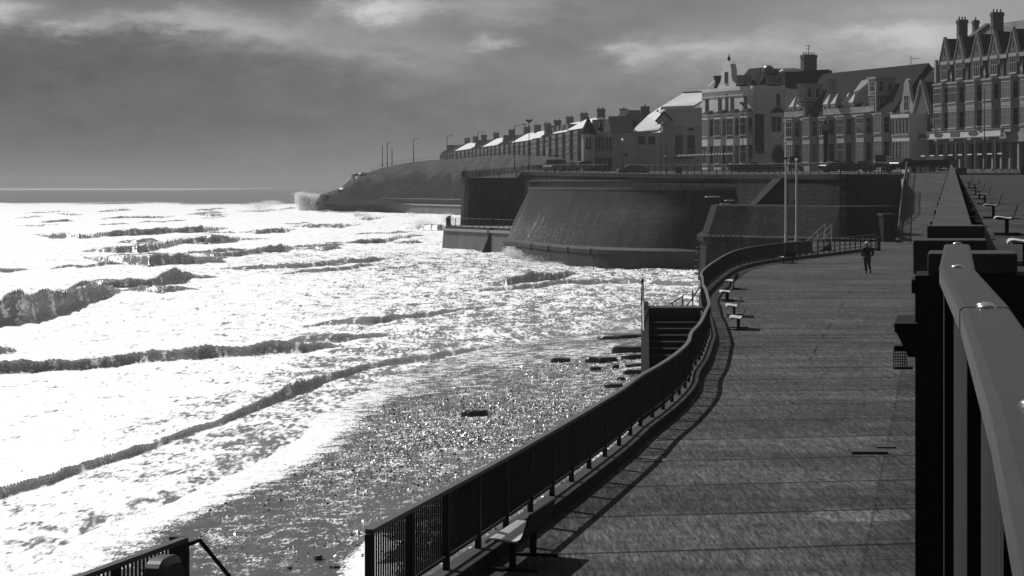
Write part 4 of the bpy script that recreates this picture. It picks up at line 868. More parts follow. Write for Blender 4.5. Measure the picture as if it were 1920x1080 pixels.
# stained platform right of centre with the stepped nose
PN = [px2(1322, 275), px2(1316, 258), px2(1328, 250), px2(1400, 247), px2(1480, 243), px2(1560, 238)]
t = thing('stained_platform', 'dark streaked wall platform with a ribbed flared nose rising from the surf', 'sea wall', (19.5, 262, 0))
loft(MB(), PN, [(-.5, -1.5), (-.15, 3.6), (-.45, 3.9), (-.5, 4.3), (.0, 4.5), (.9, 7.2), (1.4, 7.22), (9, 7.24)]).build('wall_face', MT['tidewall'], t)
for k in range(5):
    z = .6 + k * .62; c = PN[1]; MB().box(c.x - .72 + k * .05, c.x + .45, c.y - .9 + k * .05, c.y + .8, z, z + .1).build('rib', MT['ledge'], t)
m = MB()
for k in range(7):
    q = PN[2].lerp(PN[3], .05 + k * .13); m.tube([(q.x, q.y - .6, 4.35), (q.x, q.y - .8, 4.1), (q.x, q.y - .75, 3.6)], [.1, .16, .05], 6)
m.build('corbel', MT['stonedk'], t)
for (x, y0, wd, Z, lb) in [(1337, 368, 25, 262, 'tallest sunlit-topped bench shelter on the stained platform'), (1361, 382, 18, 263, 'lower right sunlit slab on the stained platform'), (1369, 375, 16, 268, 'narrow sunlit slab behind the others on the stained platform')]:
    s_ = Z / F; X = (x - 960) * s_; zt_ = CZ + (350 - y0) * s_; t = thing('platform_shelter', lb, 'shelter', (X, Z, 7.24), group='low shelters on the stained platform')
    MB().box(X - wd * s_ / 2, X + wd * s_ / 2, Z - .1, Z + 1.6, zt_ - .1, zt_).build('roof', MT['metalroof'], t)
    [MB().box(X + k * wd * s_ / 2.3 - .04, X + k * wd * s_ / 2.3 + .04, Z, Z + .08, 7.2, zt_ - .101).build('support', MT['black'], t) for k in (-1, 0, 1)]
# wall with raking shadowed stair in front of the upper wall
t = thing('raking_buttress', 'dark triangular buttress leaning on the sea wall behind the flagpoles', 'buttress', (26, 262, 4)); m = MB()
a, b, c = px2(1412, 268), px2(1478, 262), px2(1482, 262)
m.prism([(a.x, a.y, 6.9), (b.x, b.y, 6.9), (b.x, b.y + 8, 6.9), (a.x, a.y + 8, 6.9)], [(b.x - .7, b.y - .1, 9.8), (b.x, b.y, 9.8), (b.x, b.y + 8, 9.8), (b.x - .7, b.y + 8, 9.8)]); m.build('sloping_face', MT['tidewall'], t)
m = MB(); m.box(b.x - .4, b.x + 3.2, b.y - 3, b.y + 2, 3, 4.6); m.build('foot_block', MT['seawall'], t)
# ---------------------------------------------------------------- headland
cols = [(560, 374, 1030), (596, 372, 1010), (612, 362, 1006), (640, 352, 1004), (655, 338, 1002), (672, 324, 1000), (690, 323, 1000), (715, 315, 1000), (760, 306, 1000), (800, 301, 1002), (828, 299, 985), (870, 296, 890), (900, 293, 836), (930, 291, 788), (960, 290, 745), (1020, 293, 672), (1090, 304, 604), (1150, 313, 560), (1215, 316, 520)]
bot = [(560, 383, 1020), (596, 383, 985), (612, 383, 975), (640, 383, 960), (655, 383, 952), (672, 383, 945), (690, 383, 935), (715, 383, 925), (760, 384, 905), (800, 384, 885), (828, 385, 872), (870, 385, 850), (900, 380, 790), (930, 372, 740), (960, 372, 700), (1020, 350, 620), (1090, 336, 575), (1150, 328, 540), (1215, 322, 510)]
xs = np.linspace(560, 1215, 260); f_ = lambda A, j: np.interp(xs, [a[0] for a in A], [a[j] for a in A])
tx, ty, tZ, by, bZ = xs, f_(cols, 1), f_(cols, 2), f_(bot, 1), f_(bot, 2)
ss = np.linspace(0, 1, 70); XX = []; YY = []; ZZ_ = []; UPV = []
for s in ss:
    Z = bZ + (tZ - bZ) * s; zb2 = CZ + (350 - by) * bZ / F; zt2 = CZ + (350 - ty) * tZ / F
    prof = s ** .8 if True else s
    steep = np.clip((xs - 600) / 80, 0, 1) * np.clip((960 - xs) / 100, 0, 1)
    pr = s * (1 - steep) + steep * (.12 * min(s / .25, 1) + .70 * np.clip((s - .25) / .3, 0, 1) ** .9 + .18 * np.clip((s - .55) / .45, 0, 1))
    z = zb2 + (zt2 - zb2) * pr
    X = (xs - 960) * Z / F; rough = (fbm(X * .09, Z * .05 + s * 4, 5, .6) - .5); z = z + rough * 4.5 * np.sin(math.pi * np.clip(pr, 0, 1)) * (1 if s not in (0, 1) else 0)
    XX.append(X); YY.append(Z); ZZ_.append(z); UPV.append(np.maximum(pr + 0 * xs, np.clip((xs - 900) / 60, 0, 1)))
UPV = np.array(UPV); XX = np.array(XX); YY = np.array(YY); ZZ_ = np.array(ZZ_)
# plateau behind
for d, dz in ((15, .0), (60, -.3), (160, -1.0), (300, -4)):
    XX = np.vstack([XX, XX[69] + d * .25]); YY = np.vstack([YY, YY[69] + d]); ZZ_ = np.vstack([ZZ_, ZZ_[69] + dz]); UPV = np.vstack([UPV, UPV[69]])
tag(grid_obj('headland', XX, YY, ZZ_, MT['headland'], attr={'up': UPV}), kind='structure')
hb = [px2(x, Z) for x, y, Z in [(560, 0, 1040), (596, 0, 1000)]] + [px2(x, Z) for x, y, Z in [(700, 0, 950), (800, 0, 880), (900, 0, 815)]]
t = thing('headland_sea_wall', 'long low pale sea wall under the distant headland', 'sea wall', (hb[2].x, hb[2].y, 0))
loft(MB(), hb, [(0, -1), (.5, 2.8)]).build('wall_face', MT['wallpale'], t); loft(MB(), hb, [(.1, 2.8), (.1, 3.25), (2, 3.25), (70, 3.4)]).build('coping', MT['stonetrim'], t)
sweep(MB(), offs(hb, 1.2), -.15, .15, 3.26, 3.9).build('kerb', MT['stonedk'], t)
t = thing('headland_railing', 'pale-topped railing running the length of the distant sea wall', 'railing', (hb[2].x, hb[2].y, 3.3))
fence(t, offs(hb, 1.2), 3.9, 1.0, step=6, bars_until=0); sweep(MB(), offs(hb, 1.2), -.14, .14, 4.9, 5.02).build('top_strip', MT['stonetrim'], t)
for (x, y, hw, hp, lb) in [(616, 378, 16, 15, 'dark rocky outcrop at the seaward tip of the headland'), (648, 372, 17, 22, 'taller rocky outcrop halfway up the headland tip'), (674, 336, 13, 13, 'dark rock crowning the shoulder of the headland')]:
    o = bpy.data.objects.new('rock_outcrop', rock_mesh(hw * .2 * 1.15, 7, hp * .2 * 1.6, int(x), .5)); COL.objects.link(o); o.location = ((x - 960) * .198, 990, CZ + (350 - y) * .198); tag(o, lb, 'rock', 'rocks on the headland tip')
for (x, y0, y1, wd, lb) in [(653, 370, 352, 5, 'upper pale zigzag ramp slab on the headland tip'), (679, 341, 328, 5, 'small pale hut wall below the headland crest')]:
    s_ = .1965; X = (x - 960) * s_; m = MB(); m.prism([(X - wd * s_, 982, CZ + (350 - y0) * s_), (X + wd * s_ * .4, 982, CZ + (350 - y0) * s_), (X + wd * s_ * .4, 985, CZ + (350 - y0) * s_), (X - wd * s_, 985, CZ + (350 - y0) * s_)],
            [(X + wd * s_ * .2, 982, CZ + (350 - y1) * s_), (X + wd * s_ * 1.3, 982, CZ + (350 - y1) * s_), (X + wd * s_ * 1.3, 985, CZ + (350 - y1) * s_), (X + wd * s_ * .2, 985, CZ + (350 - y1) * s_)]); tag(m.build('concrete_ramp', MT['stonetrim']), lb, 'ramp')
hp_ = [px2(x, 995) for x in (690, 720, 760, 800, 828)]
t = thing('cliff_top_fence', 'low dark fence along the crest of the headland', 'fence', (hp_[0].x, 995, 15)); xs_ = [(x, y) for x, y, Z in cols]
fence(t, [px2(x, 1000) for x in (700, 740, 780, 828)], 0, 1.6, zf=lambda p: CZ + (350 - float(np.interp(p.x / p.y * F + 960, [a for a, b in xs_], [b for a, b in xs_]))) * p.y / F - .4, step=8, bar=.7, gap=.1)
# ---------------------------------------------------------------- lamps and poles
def lamp(label, x, yt, yb, Z, kind, arm=0, r=None, group='street lamps', name='street_lamp', head='lampdk'):
    s_ = Z / F; X = (x - 960) * s_; z1 = CZ + (350 - yt) * s_; z0 = CZ + (350 - yb) * s_; r = r or max(.07, Z * .00016)
    t = thing(name, label, 'lamp post', (X, Z, z0), group=group)
    MB().tube([(X, Z, z0), (X, Z, z0 + 1.2), (X, Z, z0 + 1.25), (X, Z, z1)], [r * 1.5, r * 1.5, r, r * .75], 8).build('column', MT['lampdk'], t)
    if kind == 'arm':
        m = MB().tube([(X, Z, z1 - .05), (X + arm * s_ * .9, Z, z1 + .15)], r * .6, 6); m.build('arm', MT['lampdk'], t)
        MB().prism([(X + arm * s_ * .8, Z - .15, z1 + .05), (X + arm * s_ * 1.1, Z - .12, z1 + .1), (X + arm * s_ * 1.1, Z + .12, z1 + .1), (X + arm * s_ * .8, Z + .15, z1 + .05)], [(X + arm * s_ * .8, Z - .1, z1 + .25), (X + arm * s_ * 1.1, Z - .08, z1 + .25), (X + arm * s_ * 1.1, Z + .08, z1 + .25), (X + arm * s_ * .8, Z + .1, z1 + .25)]).build('lamp_head', MT[head], t)
    elif kind == 'crown':
        MB().lathe((X, Z, z1), [(.08, -.1), (.30, .15), (.5, .2), (.5, .3), (.1, .35)], 12).build('lamp_head', MT['lampdk'], t)
        for k in range(6): a = k * math.pi / 3; MB().lathe((X + .42 * math.cos(a), Z + .42 * math.sin(a), z1 + .3), [(.06, 0), (.16, .05), (.17, .18), (.05, .24)], 6).build('floodlight', MT['lampdk'], t)
    elif kind == 'lantern':
        MB().lathe((X, Z, z1), [(.05, 0), (.1, .05), (.26, .35), (.05, .5), (.02, .6)], 8).build('lantern', MT[head], t)
    elif kind == 'twin':
        for sx in (-1, 1): MB().tube([(X, Z, z1 - .3), (X + sx * .45, Z, z1 - .1)], .04, 6).build('arm', MT['lampdk'], t); MB().lathe((X + sx * .5, Z, z1 - .15), [(.05, 0), (.2, .05), (.2, .3), (.05, .4)], 8).build('lantern', MT['white'], t)
    return t
lamp('tall lamp column with a long arm reaching right, left of the crowned mast', 965, 235, 319, 425, 'arm', 20)
lamp('tall mast crowned with a ring of floodlights beside the bastion road', 992, 230, 319, 430, 'crown')
lamp('plain tall column between the crowned mast and the turret house', 1072, 247, 325, 440, 'arm', 3)
lamp('short lamp with a small lit-edged lantern in front of the plain cream wall', 1167.5, 266, 326, 400, 'lantern', head='white')
lamp('tall twin-lantern lamp at the corner of the bright-roofed hall', 1239, 208, 330, 395, 'twin')
lamp('short lantern post right of the tall twin-lantern lamp', 1249, 298, 328, 390, 'lantern')
lamp('slim lamp with tiny arm against the hall front', 1249.5, 264, 300, 440, 'arm', -4)
lamp('floodlight mast rising in front of the gabled stucco hotel', 1393, 197, 300, 440, 'crown')
lamp('slim lamp with a bright globe head in front of the brick gables', 1846, 166, 322, 350, 'arm', 8, head='white')
lamp('thin dark post just left of the brick gable shops', 1789.5, 270, 322, 345, 'none')
for x, yt, yb, arm, lb in [(717, 273, 313, 0, 'leftmost plain pole on the headland crest'), (726, 268, 312, 7, 'tallest of the three close poles on the headland crest'), (735, 277, 310, 0, 'shortest right pole of the close three on the headland crest'), (775.5, 261, 304, 8, 'thick lamp column alone on the headland crest'),
                           (838, 255, 300, 10, 'lamp column just left of the end terrace house'), (896, 248, 290, 11, 'lamp column rising behind the terrace chimneys')]:
    lamp(lb, x, yt, yb, 940 if x < 850 else 930, 'arm' if arm else 'none', arm or 1, r=.16, group='lamp posts on the headland', head='lampdk')
t = thing('clock_pillar', 'dark pillar clock with a round pale-faced dial on the street', 'clock', ((1548 - 960) * .076, 380, ZT(380))); X = (1548 - 960) * .076; zb_ = ZT(380)
z1 = CZ + (350 - 249) * .076; MB().box(X - .30, X + .30, 379.7, 380.3, zb_, z1).build('column', MT['black'], t); MB().box(X - .48, X + .48, 379.5, 380.5, z1 + .001, z1 + .2).build('cap', MT['black'], t)
m = MB().lathe((0, 0, 0), [(.55, -.2), (.62, -.15), (.62, .15), (.55, .2)], 24); o = m.build('clock_case', MT['lampdk'], t, local=True); o.location = (0, 0, z1 - zb_ + .82); o.rotation_euler = (R(90), 0, 0)
o = MB().lathe((0, 0, 0), [(.47, 0), (.47, .02)], 24).build('dial', MT['sand'], t, local=True); o.location = (0, -.205, z1 - zb_ + .82); o.rotation_euler = (R(90), 0, 0)
m = MB(); beam(m, (0, -.24, 0), (-.25, -.24, .16), .05, .02); beam(m, (0, -.24, 0), (.32, -.24, -.12), .04, .02)
o = m.build('hands', MT['black'], t, local=True); o.location = (0, 0, z1 - zb_ + .82)
MB().lathe((X, 380, z1 + 1.45), [(.12, 0), (.2, .15), (.02, .5)], 8).build('finial', MT['black'], t)
# row of globe lamps on thin posts
t = thing('globe_light_row', 'row of eighteen small white globes strung on thin posts before the stucco hotel', 'lights', ((1320 - 960) * .085, 425, 11.3)); m = MB()
for k in range(18):
    x = 1274 + (1371.5 - 1274) * k / 17; y = 292.5 - 3.5 * k / 17; Z = 424; X = (x - 960) * Z / F; z = CZ + (350 - y) * Z / F
    o = MB().lathe((X, Z, z - .14), [(.05, 0), (.17, .06), (.19, .15), (.13, .26), (.03, .3)], 8).build('globe', MT['white'], t, smooth=True); MB().box(X - .025, X + .025, Z - .02, Z + .02, 10.9, z - .14).build('post', MT['lampdk'], t)
a, b = (1274 - 960) * .0848, (1371 - 960) * .0848; MB().prism([(a, 423.96, CZ + 55.5 * .0848), (a, 424.04, CZ + 55.5 * .0848), (a, 424.04, CZ + 56.2 * .0848), (a, 423.96, CZ + 56.2 * .0848)], [(b, 423.96, CZ + 59.0 * .0848), (b, 424.04, CZ + 59.0 * .0848), (b, 424.04, CZ + 59.7 * .0848), (b, 423.96, CZ + 59.7 * .0848)]).build('string_rail', MT['lampdk'], t)
# planters, stools, screens, bins
def boxthing(name, label, cat, x0, x1, yt, yb, Z, dep=.8, mt='black', group=None, lid=True):
    s_ = Z / F; X0, X1 = (x0 - 960) * s_, (x1 - 960) * s_; zt_, zb2 = CZ + (350 - yt) * s_, CZ + (350 - yb) * s_
    t = thing(name, label, cat, ((X0 + X1) / 2, Z, zb2), group=group); w_ = (X1 - X0) * .06
    MB().prism([(X0 + w_, Z + .05, zb2), (X1 - w_, Z + .05, zb2), (X1 - w_, Z + dep - .05, zb2), (X0 + w_, Z + dep - .05, zb2)], [(X0, Z, zt_ - .12), (X1, Z, zt_ - .12), (X1, Z + dep, zt_ - .12), (X0, Z + dep, zt_ - .12)]).build('body', MT[mt], t)
    if lid: MB().box(X0 - .05, X1 + .05, Z - .05, Z + dep + .05, zt_ - .119, zt_).build('rim', MT['lampdk'], t)
    return t
boxthing('planter', 'big dark square planter just right of the ramp head', 'planter', 1795, 1813, 315, 328, 330)
boxthing('planter', 'dark planter cut by the right edge of the street stools', 'planter', 1914, 1930, 310, 328, 330)
boxthing('utility_cabinet', 'dark cabinet at the street railing below the bright-roofed hall', 'cabinet', 1266, 1279, 313, 328, 330, mt='lampdk')
boxthing('screen_panel', 'dark windbreak panel on the street railing below the stucco hotel', 'panel', 1366, 1470, 307, 322, 345, dep=.1, mt='lampdk', lid=False)
for i, (x, w_, lb) in enumerate([(1824, 7, 'leftmost stool of the street row'), (1842, 5, 'small seat second from left in the street row'), (1864, 7, 'middle seat of the street row'), (1879, 6, 'seat right of the middle one in the street row'), (1891, 6, 'seat second from right in the street row'), (1905, 7, 'rightmost seat of the street row')]):
    Z = 338; s_ = Z / F; X = (x - 960) * s_; z0 = CZ + (350 - 324.5) * s_; z1 = CZ + (350 - 316.5) * s_; t = thing('street_stool', lb, 'stool', (X, Z, z0), group='small seats along the kerb by the shops')
    MB().box(X - w_ * s_ / 2, X + w_ * s_ / 2, Z, Z + .5, z1 - .06, z1).build('seat', MT['bench'], t); [MB().box(X + k * w_ * s_ * .42 - .04, X + k * w_ * s_ * .42 + .04, Z + .2, Z + .28, z0 - .1, z1 - .061).build('leg', MT['black'], t) for k in (-1, 1)]
# cars
def car(label, x, yb, Z, rz, dark=True, proto={}, van=False):
    key = (dark, van); mt = MT['carblk' if dark else 'carsil']
    if key not in proto:
        t = thing('parked_van' if van else 'parked_car', label, 'van' if van else 'car', group='vehicles parked along the street')
        pr = [(-2.1, .3), (-2.15, .62), (-2.0, .85), (-1.15, .95), (-1.0, .98), (1.6, .98), (2.05, .9), (2.1, .5), (2.05, .3)] if not van else [(-2.4, .35), (-2.45, .9), (-2.1, 1.1), (-1.7, 1.15), (2.4, 1.2), (2.4, .35)]
        cb_ = [(-1.25, .981), (-.55, 1.42), (.75, 1.46), (1.6, .981)] if not van else [(-1.75, 1.16), (-1.2, 2.0), (2.3, 2.05), (2.38, 1.21)]
        bevel(MB().prism([(x_, -.85, z) for x_, z in pr], [(x_, .85, z) for x_, z in pr]).build('body', mt, t), .06)
        m = MB().prism([(x_, -.75, z) for x_, z in cb_], [(x_, .75, z) for x_, z in cb_]); m.build('windows', MT['glass'], t)
        a, b = (cb_[1], cb_[2]); MB().box(a[0] + .03, b[0] - .02, -.72, .72, a[1] + .02, a[1] + .06).build('roof', mt, t)
        for wx in (-1.3, 1.35):
            for wy in (-.80, .80):
                o = MB().lathe((0, 0, 0), [(.2, -.11), (.31, -.1), (.31, .1), (.2, .11)], 12).build('wheel', MT['tyre'], t, local=True); o.location = (wx, wy, .31); o.rotation_euler = (R(90), 0, 0)
        for wy in (-.6, .6): MB().box(-2.19, -2.1, wy - .15, wy + .15, .62, .76).build('headlight', MT['white'], t)
        proto[key] = t; o = t
    else: o = copy_tree(proto[key]); o['label'] = label
    s_ = Z / F; o.location = ((x - 960) * s_, Z, CZ + (350 - yb) * s_); o.rotation_euler = (0, 0, rz); return o
car('pale van parked near the crowned mast on the bastion road', 1040, 323, 425, R(60), False, van=True)
car('low pale car behind the van on the bastion road', 1066, 322, 428, R(60), False)
car('pale car just left of the turret house', 1092, 320, 430, R(20), False)
car('dark car with a sunlit bonnet before the plain cream wall', 1187, 328, 365, R(5))
car('dark car behind the windbreak below the stucco hotel sign', 1405, 323, 385, R(55))
car('dark car behind the windbreak below the hotel archway', 1450, 322, 372, R(50))
car('dark van with a sunlit roof right of the flagpoles', 1492, 321, 372, R(80), van=True)
car('dark car just right of the clock pillar', 1562, 321, 372, R(35))
car('dark car third right of the clock pillar', 1583, 321, 378, R(35))
car('dark car alone midway between clock pillar and ramp', 1612, 321, 380, R(30))
car('dark van left of the two glinting windscreens', 1652, 319, 362, R(80), van=True)
car('left car of the glinting pair left of the ramp head', 1675, 318, 372, R(45))
car('right car of the glinting pair left of the ramp head', 1693, 317, 366, R(45))
car('left car of the pair seen over the ramp head board', 1752, 313, 372, R(45))
car('right car of the pair seen over the ramp head board', 1769, 313, 366, R(45))
# haze
hz_ = MB().box(-3500, 3500, -60, 46000, -3, 62); hm2 = bpy.data.materials.new('sea_haze'); hm2.use_nodes = True; tt_ = hm2.node_tree; tt_.nodes.clear()
pv = tt_.nodes.new('ShaderNodeVolumePrincipled'); oo = tt_.nodes.new('ShaderNodeOutputMaterial'); tt_.links.new(pv.outputs[0], oo.inputs['Volume'])
pv.inputs['Color'].default_value = (.5, .5, .5, 1); pv.inputs['Density'].default_value = .00018; pv.inputs['Anisotropy'].default_value = .2
HAZE = tag(hz_.build('haze', hm2), kind='stuff')
# ---------------------------------------------------------------- buildings
_wr = random.Random(5)
class Fac:
    def __init__(s, A, d, n): s.A = Vector(A); s.d = Vector(d).normalized(); s.n = Vector(n).normalized()
    @staticmethod
    def px(pa, Za, pb, Zb):
        A = px2(pa, Za); B = px2(pb, Zb); d = (B - A).normalized(); n = Vector((d.y, -d.x))
        if n.y > 0: n = -n
        f = Fac(A, d, n); f.L = (B - A).length; return f
    def W(s, u, v, w): p = s.A + s.d * u + s.n * v; return (p.x, p.y, w)
    def u(s, px, v=0):
        T = (px - 960) / F; return (T * (s.A.y + v * s.n.y) - s.A.x - v * s.n.x) / (s.d.x - T * s.d.y)
    def z(s, px, py, v=0):
        u = s.u(px, v); return CZ + (350 - py) * (s.A.y + u * s.d.y + v * s.n.y) / F
    def box(s, m, u0, u1, v0, v1, w0, w1):
        q = [(u0, v0), (u1, v0), (u1, v1), (u0, v1)]; return m.prism([s.W(a, b, w0) for a, b in q], [s.W(a, b, w1) for a, b in q])
    def outline(s, m, pts, v0, v1): return m.prism([s.W(u, v0, w) for u, w in pts], [s.W(u, v1, w) for u, w in pts])
    def sub(s, u, v): p = s.W(u, v, 0); return Fac((p[0], p[1]), s.d, s.n)
    def side(s, u, v): p = s.W(u, v, 0); return Fac((p[0], p[1]), -s.n, s.d)      # face turned to +u, runs inward
def bthing(name, label, cat, f, u, w, group=None): p = f.W(u, 0, w); return thing(name, label, cat, p, group=group)
def window(f, t, u0, u1, w0, w1, v=0, nx=0, ny=1, fr='frame', fw=.09):
    m = MB(); f.box(m, u0, u0 + fw, v + .004, v + .08, w0, w1); f.box(m, u1 - fw, u1, v + .004, v + .08, w0, w1); f.box(m, u0 + fw, u1 - fw, v + .004, v + .08, w1 - fw, w1); f.box(m, u0 - .05, u1 + .05, v + .004, v + .16, w0 - .1, w0 - .002)
    f.box(m, u0 + fw, u1 - fw, v + .004, v + .08, w0, w0 + fw)
    for k in range(nx): c = u0 + (u1 - u0) * (k + 1) / (nx + 1); f.box(m, c - fw * .45, c + fw * .45, v + .035, v + .075, w0 + fw, w1 - fw)
    for k in range(ny): c = w0 + (w1 - w0) * (k + 1) / (ny + 1) + .12 * (w1 - w0) * (ny == 1); f.box(m, u0 + fw, u1 - fw, v + .035, v + .07, c - .03, c + .03)
    o = m.build('window', MT[fr], t); m = MB(); f.box(m, u0 + fw, u1 - fw, v + .006, v + .03, w0 + fw, w1 - fw); m.build('pane', MT['curtain' if _wr.random() < .28 else 'glass'], o); return o
def chimney(f, t, u0, u1, v0, v1, w0, w1, pots=3, mt='brick', pot='brick'):
    m = MB(); f.box(m, u0, u1, v0, v1, w0, w1 - .5); f.box(m, u0 - .12, u1 + .12, v0 - .12, v1 + .12, w1 - .5, w1 - .3); f.box(m, u0 - .05, u1 + .05, v0 - .05, v1 + .05, w1 - .3, w1)
    o = m.build('chimney', MT[mt], t)
    for k in range(pots):
        v = v0 + (v1 - v0) * (k + .5) / pots; c = f.W((u0 + u1) / 2, v, w1); MB().lathe(c, [(.13, 0), (.10, .35), (.13, .38), (.12, .45)], 7).build('chimney_pot', MT[pot], o)
    return o
def roofp(f, t, u0, u1, v0, v1, we, wr, mt='slate', ridge=None, hipl=0, hipr=0, back=True):
    vr = ridge if ridge is not None else (v0 + v1) / 2; m = MB()
    a = [f.W(u0, v1, we), f.W(u1, v1, we), f.W(u1, v0, we), f.W(u0, v0, we), f.W(u0 + hipl, vr, wr), f.W(u1 - hipr, vr, wr)]
    m.add(a, [(0, 1, 5, 4), (3, 4, 5, 2), (0, 4, 3), (1, 2, 5), (0, 3, 2, 1)]); return m.build('roof', MT[mt], t)
def bay(f, t, u0, u1, pr, w0, w1, levels, mt, cap=None, capmat='slate', nx=2, sidewin=True, fr='frame'):
    m = MB(); f.box(m, u0, u1, 0, pr, w0, w1)
    for (a, b) in levels: f.box(m, u0 - .08, u1 + .08, .01, pr + .08, a - .35, a - .15)
    f.box(m, u0 - .15, u1 + .15, .012, pr + .15, w1, w1 + .25); m.build('bay', MT[mt], t); s = f.side(u1, pr)
    for (a, b) in levels:
        window(f, t, u0 + .2, u1 - .2, a, b, pr, nx, 1, fr)
        if sidewin: window(s, t, .25, pr - .2, a, b, 0, 0, 1, fr)
    if cap: roofp(f, t, u0 - .2, u1 + .2, 0, pr + .2, w1 + .252, w1 + .25 + cap, capmat, ridge=.05, hipl=.8, hipr=.8)
def txt(s, f, t, u, v, w, size, mt, name='lettering'):
    c = bpy.data.curves.new(name, 'FONT'); c.body = s; c.size = size; c.align_x = 'CENTER'; c.align_y = 'CENTER'; c.extrude = .02
    o = bpy.data.objects.new(name, c); COL.objects.link(o); bpy.context.view_layer.update(); me = bpy.data.meshes.new_from_object(o.evaluated_get(bpy.context.evaluated_depsgraph_get())); bpy.data.objects.remove(o)
    o = bpy.data.objects.new(name, me); COL.objects.link(o); me.materials.clear(); me.materials.append(MT[mt]); p = Vector(f.W(u, v, w)) - t.location; o.parent = t; o.location = p
    o.rotation_euler = (R(90), 0, math.atan2(f.d.y, f.d.x)); return o
MT['signdk'] = mat('sign_board_dark', .02, .6); MT['signlt'] = mat('sign_letters', .14, .6); MT['stucco2'] = mat('grey_stucco', .36, .85, noise=.15, nscale=1.5, stain=.3, sscale=.5)
MT['farstone'] = mat('weathered_render', .085, .85, noise=.2); MT['farframe'] = mat('weathered_frame', .13, .7); MT['gold'] = mat('shop_fascia_paint', .55, .7, noise=.08); MT['logo'] = mat('shop_logo_paint', .10, .7)
# --- brick gable hotel
f = Fac.px(1772, 395, 1899, 370); U0 = f.u(1757); U1 = f.u(1985); g = 11.0
t = bthing('brick_hotel', 'tall brick hotel with steep pointed gables and big chimneys at the right edge', 'hotel', f, U0, g)
m = MB(); f.box(m, U0, U1, -14, 0, g - .5, 27.3); m.build('wall', MT['brick'], t)
roofp(f, t, U0 + .3, U1, -13.5, .25, 27.31, 30.7, 'slate', ridge=-3.2)
GC = [f.u(x) for x in (1773.7, 1801.7, 1834.7, 1866.7, 1902.5)]; GC.append(GC[-1] + 6.6); GC.append(GC[-1] + 6.6)
tr = MB()
for i, c in enumerate(GC):
    h = 2.15; m = MB(); f.outline(m, [(c - h, 26.2), (c + h, 26.2), (c + h, 27.2), (c, 30.95), (c - h, 27.2)], -.2, .22); m.build('gable', MT['brick'], t)
    m = MB(); m.add([f.W(c - h, .1, 27.15), f.W(c, .1, 30.9), f.W(c + h, .1, 27.15), f.W(c - h, -3.4, 27.6), f.W(c, -3.4, 30.92), f.W(c + h, -3.4, 27.6)], [(0, 1, 4, 3), (1, 2, 5, 4), (0, 3, 5, 2), (0, 2, 1), (3, 4, 5)]); m.build('gable_roof', MT['slate'], t)
    m = MB()
    for sx in (-1, 1): beam(m, f.W(c + sx * (h + .1), .12, 27.05), f.W(c, .12, 31.1), .5, .16)
    m.build('gable_coping', MT['sand'], t); o = MB(); f.box(o, c - .12, c + .12, .222, .26, 28.2, 29.2); o.build('slit_window', MT['glass'], t)
    for zz in (27.9, 29.5): f.box(tr, c - .13, c + .13, .222, .28, zz, zz + .25)
    f.box(tr, c - 1.45, c + 1.45, .222, .34, 27.05, 27.5)
    window(f, t, c - 1.25, c + 1.25, 24.75, 27.04, .22, 2, 1)
    bay(f, t, c - 1.75, c + 1.75, 1.3, 16.6, 24.0, [(17.5, 20.0), (21.2, 23.6)], 'sand', nx=3)
    pr = MB(); f.box(pr, c - 1.72, c + 1.72, 1.302, 1.34, 20.2, 20.95); pr.build('stone_panel', MT['stonetrim'], t)
    if i < len(GC) - 1:
        cc = (c + GC[i + 1]) / 2; f.box(tr, c + h + .02, GC[i + 1] - h - .02, .005, .3, 26.95, 27.5); o = MB(); f.box(o, cc - .1, cc + .1, .02, .2, 16.8, 26.9); o.build('drain_pipe', MT['black'], t)
        o = MB()
        for (du, dw, s_) in ((0, 0, .35), (-.45, .1, .15), (.35, -.2, .18), (0, .55, .12), (0, -.6, .1)): f.box(o, cc + du * .8 - s_ * .6, cc + du * .8 + s_ * .6, .31, .38, 25.2 + dw - s_, 25.2 + dw + s_)
        if i % 2 == 0: o.build('terracotta_ornament', MT['stonetrim'], t)
f.box(tr, U0 - .1, U0 + .5, .005, .4, 24.5, 27.9); f.box(tr, U0, U1, .004, .18, 24.2, 24.45); tr.build('stone_band', MT['sand'], t)
for (x0, x1, yt, vv, n_) in ((1795, 1813, 37, -3.2, 3), (1824.5, 1834, 38, -6.5, 1), (1859, 1880, 23, -3.4, 3)):
    s_ = .0765; c = f.u((x0 + x1) / 2, vv); wd = (x1 - x0) * s_ / 2; chimney(f, t, c - .5, c + .5, vv - wd, vv + wd, 29.5, f.z((x0 + x1) / 2, yt, vv), n_)
# shops under it
for k in range(16): c = U0 + 1 + k * 3.1; m = MB(); f.box(m, c - .28, c + .28, .01, .55, g, 15.19); m.build('shop_pilaster', MT['sand'], t)
m = MB(); f.box(m, U0, U1, .01, .7, 15.2, 16.59); m.build('shop_lintel', MT['sand'], t)
for k in range(15): c = U0 + 1 + k * 3.1; window(f, t, c + .4, c + 2.7, g + .5, 15.1, .02, 1 + k % 2, 1, 'lampdk')
# pale roof behind it
t = thing('slate_roofed_building', 'building behind the brick gables showing only a glinting sloped slate roof', 'building', (78, 400, 11)); m = MB()
q = [P(1813, 76, 392), P(1853, 47, 398), P(1925, 37, 400), P(1985, 34, 400), P(1985, 90, 388), P(1815, 90, 388)]
bk = [Vector((a.x + 2, a.y + 10, a.z - .6)) for a in q]; m.prism(q, bk); m.build('roof', mat('patchy_wet_slate', .16, .3, .8, noise=1.6, nscale=.9, bump=1, bscale=3, bdist=.12), t)
m = MB(); beam(m, P(1813, 77, 391.8), P(1852, 48, 397.8), .7, .75); m.build('raking_parapet', MT['brick'], t); m = MB().box(67.5, 86, 394, 406, 11, 29); m.build('wall', MT['brick'], t)
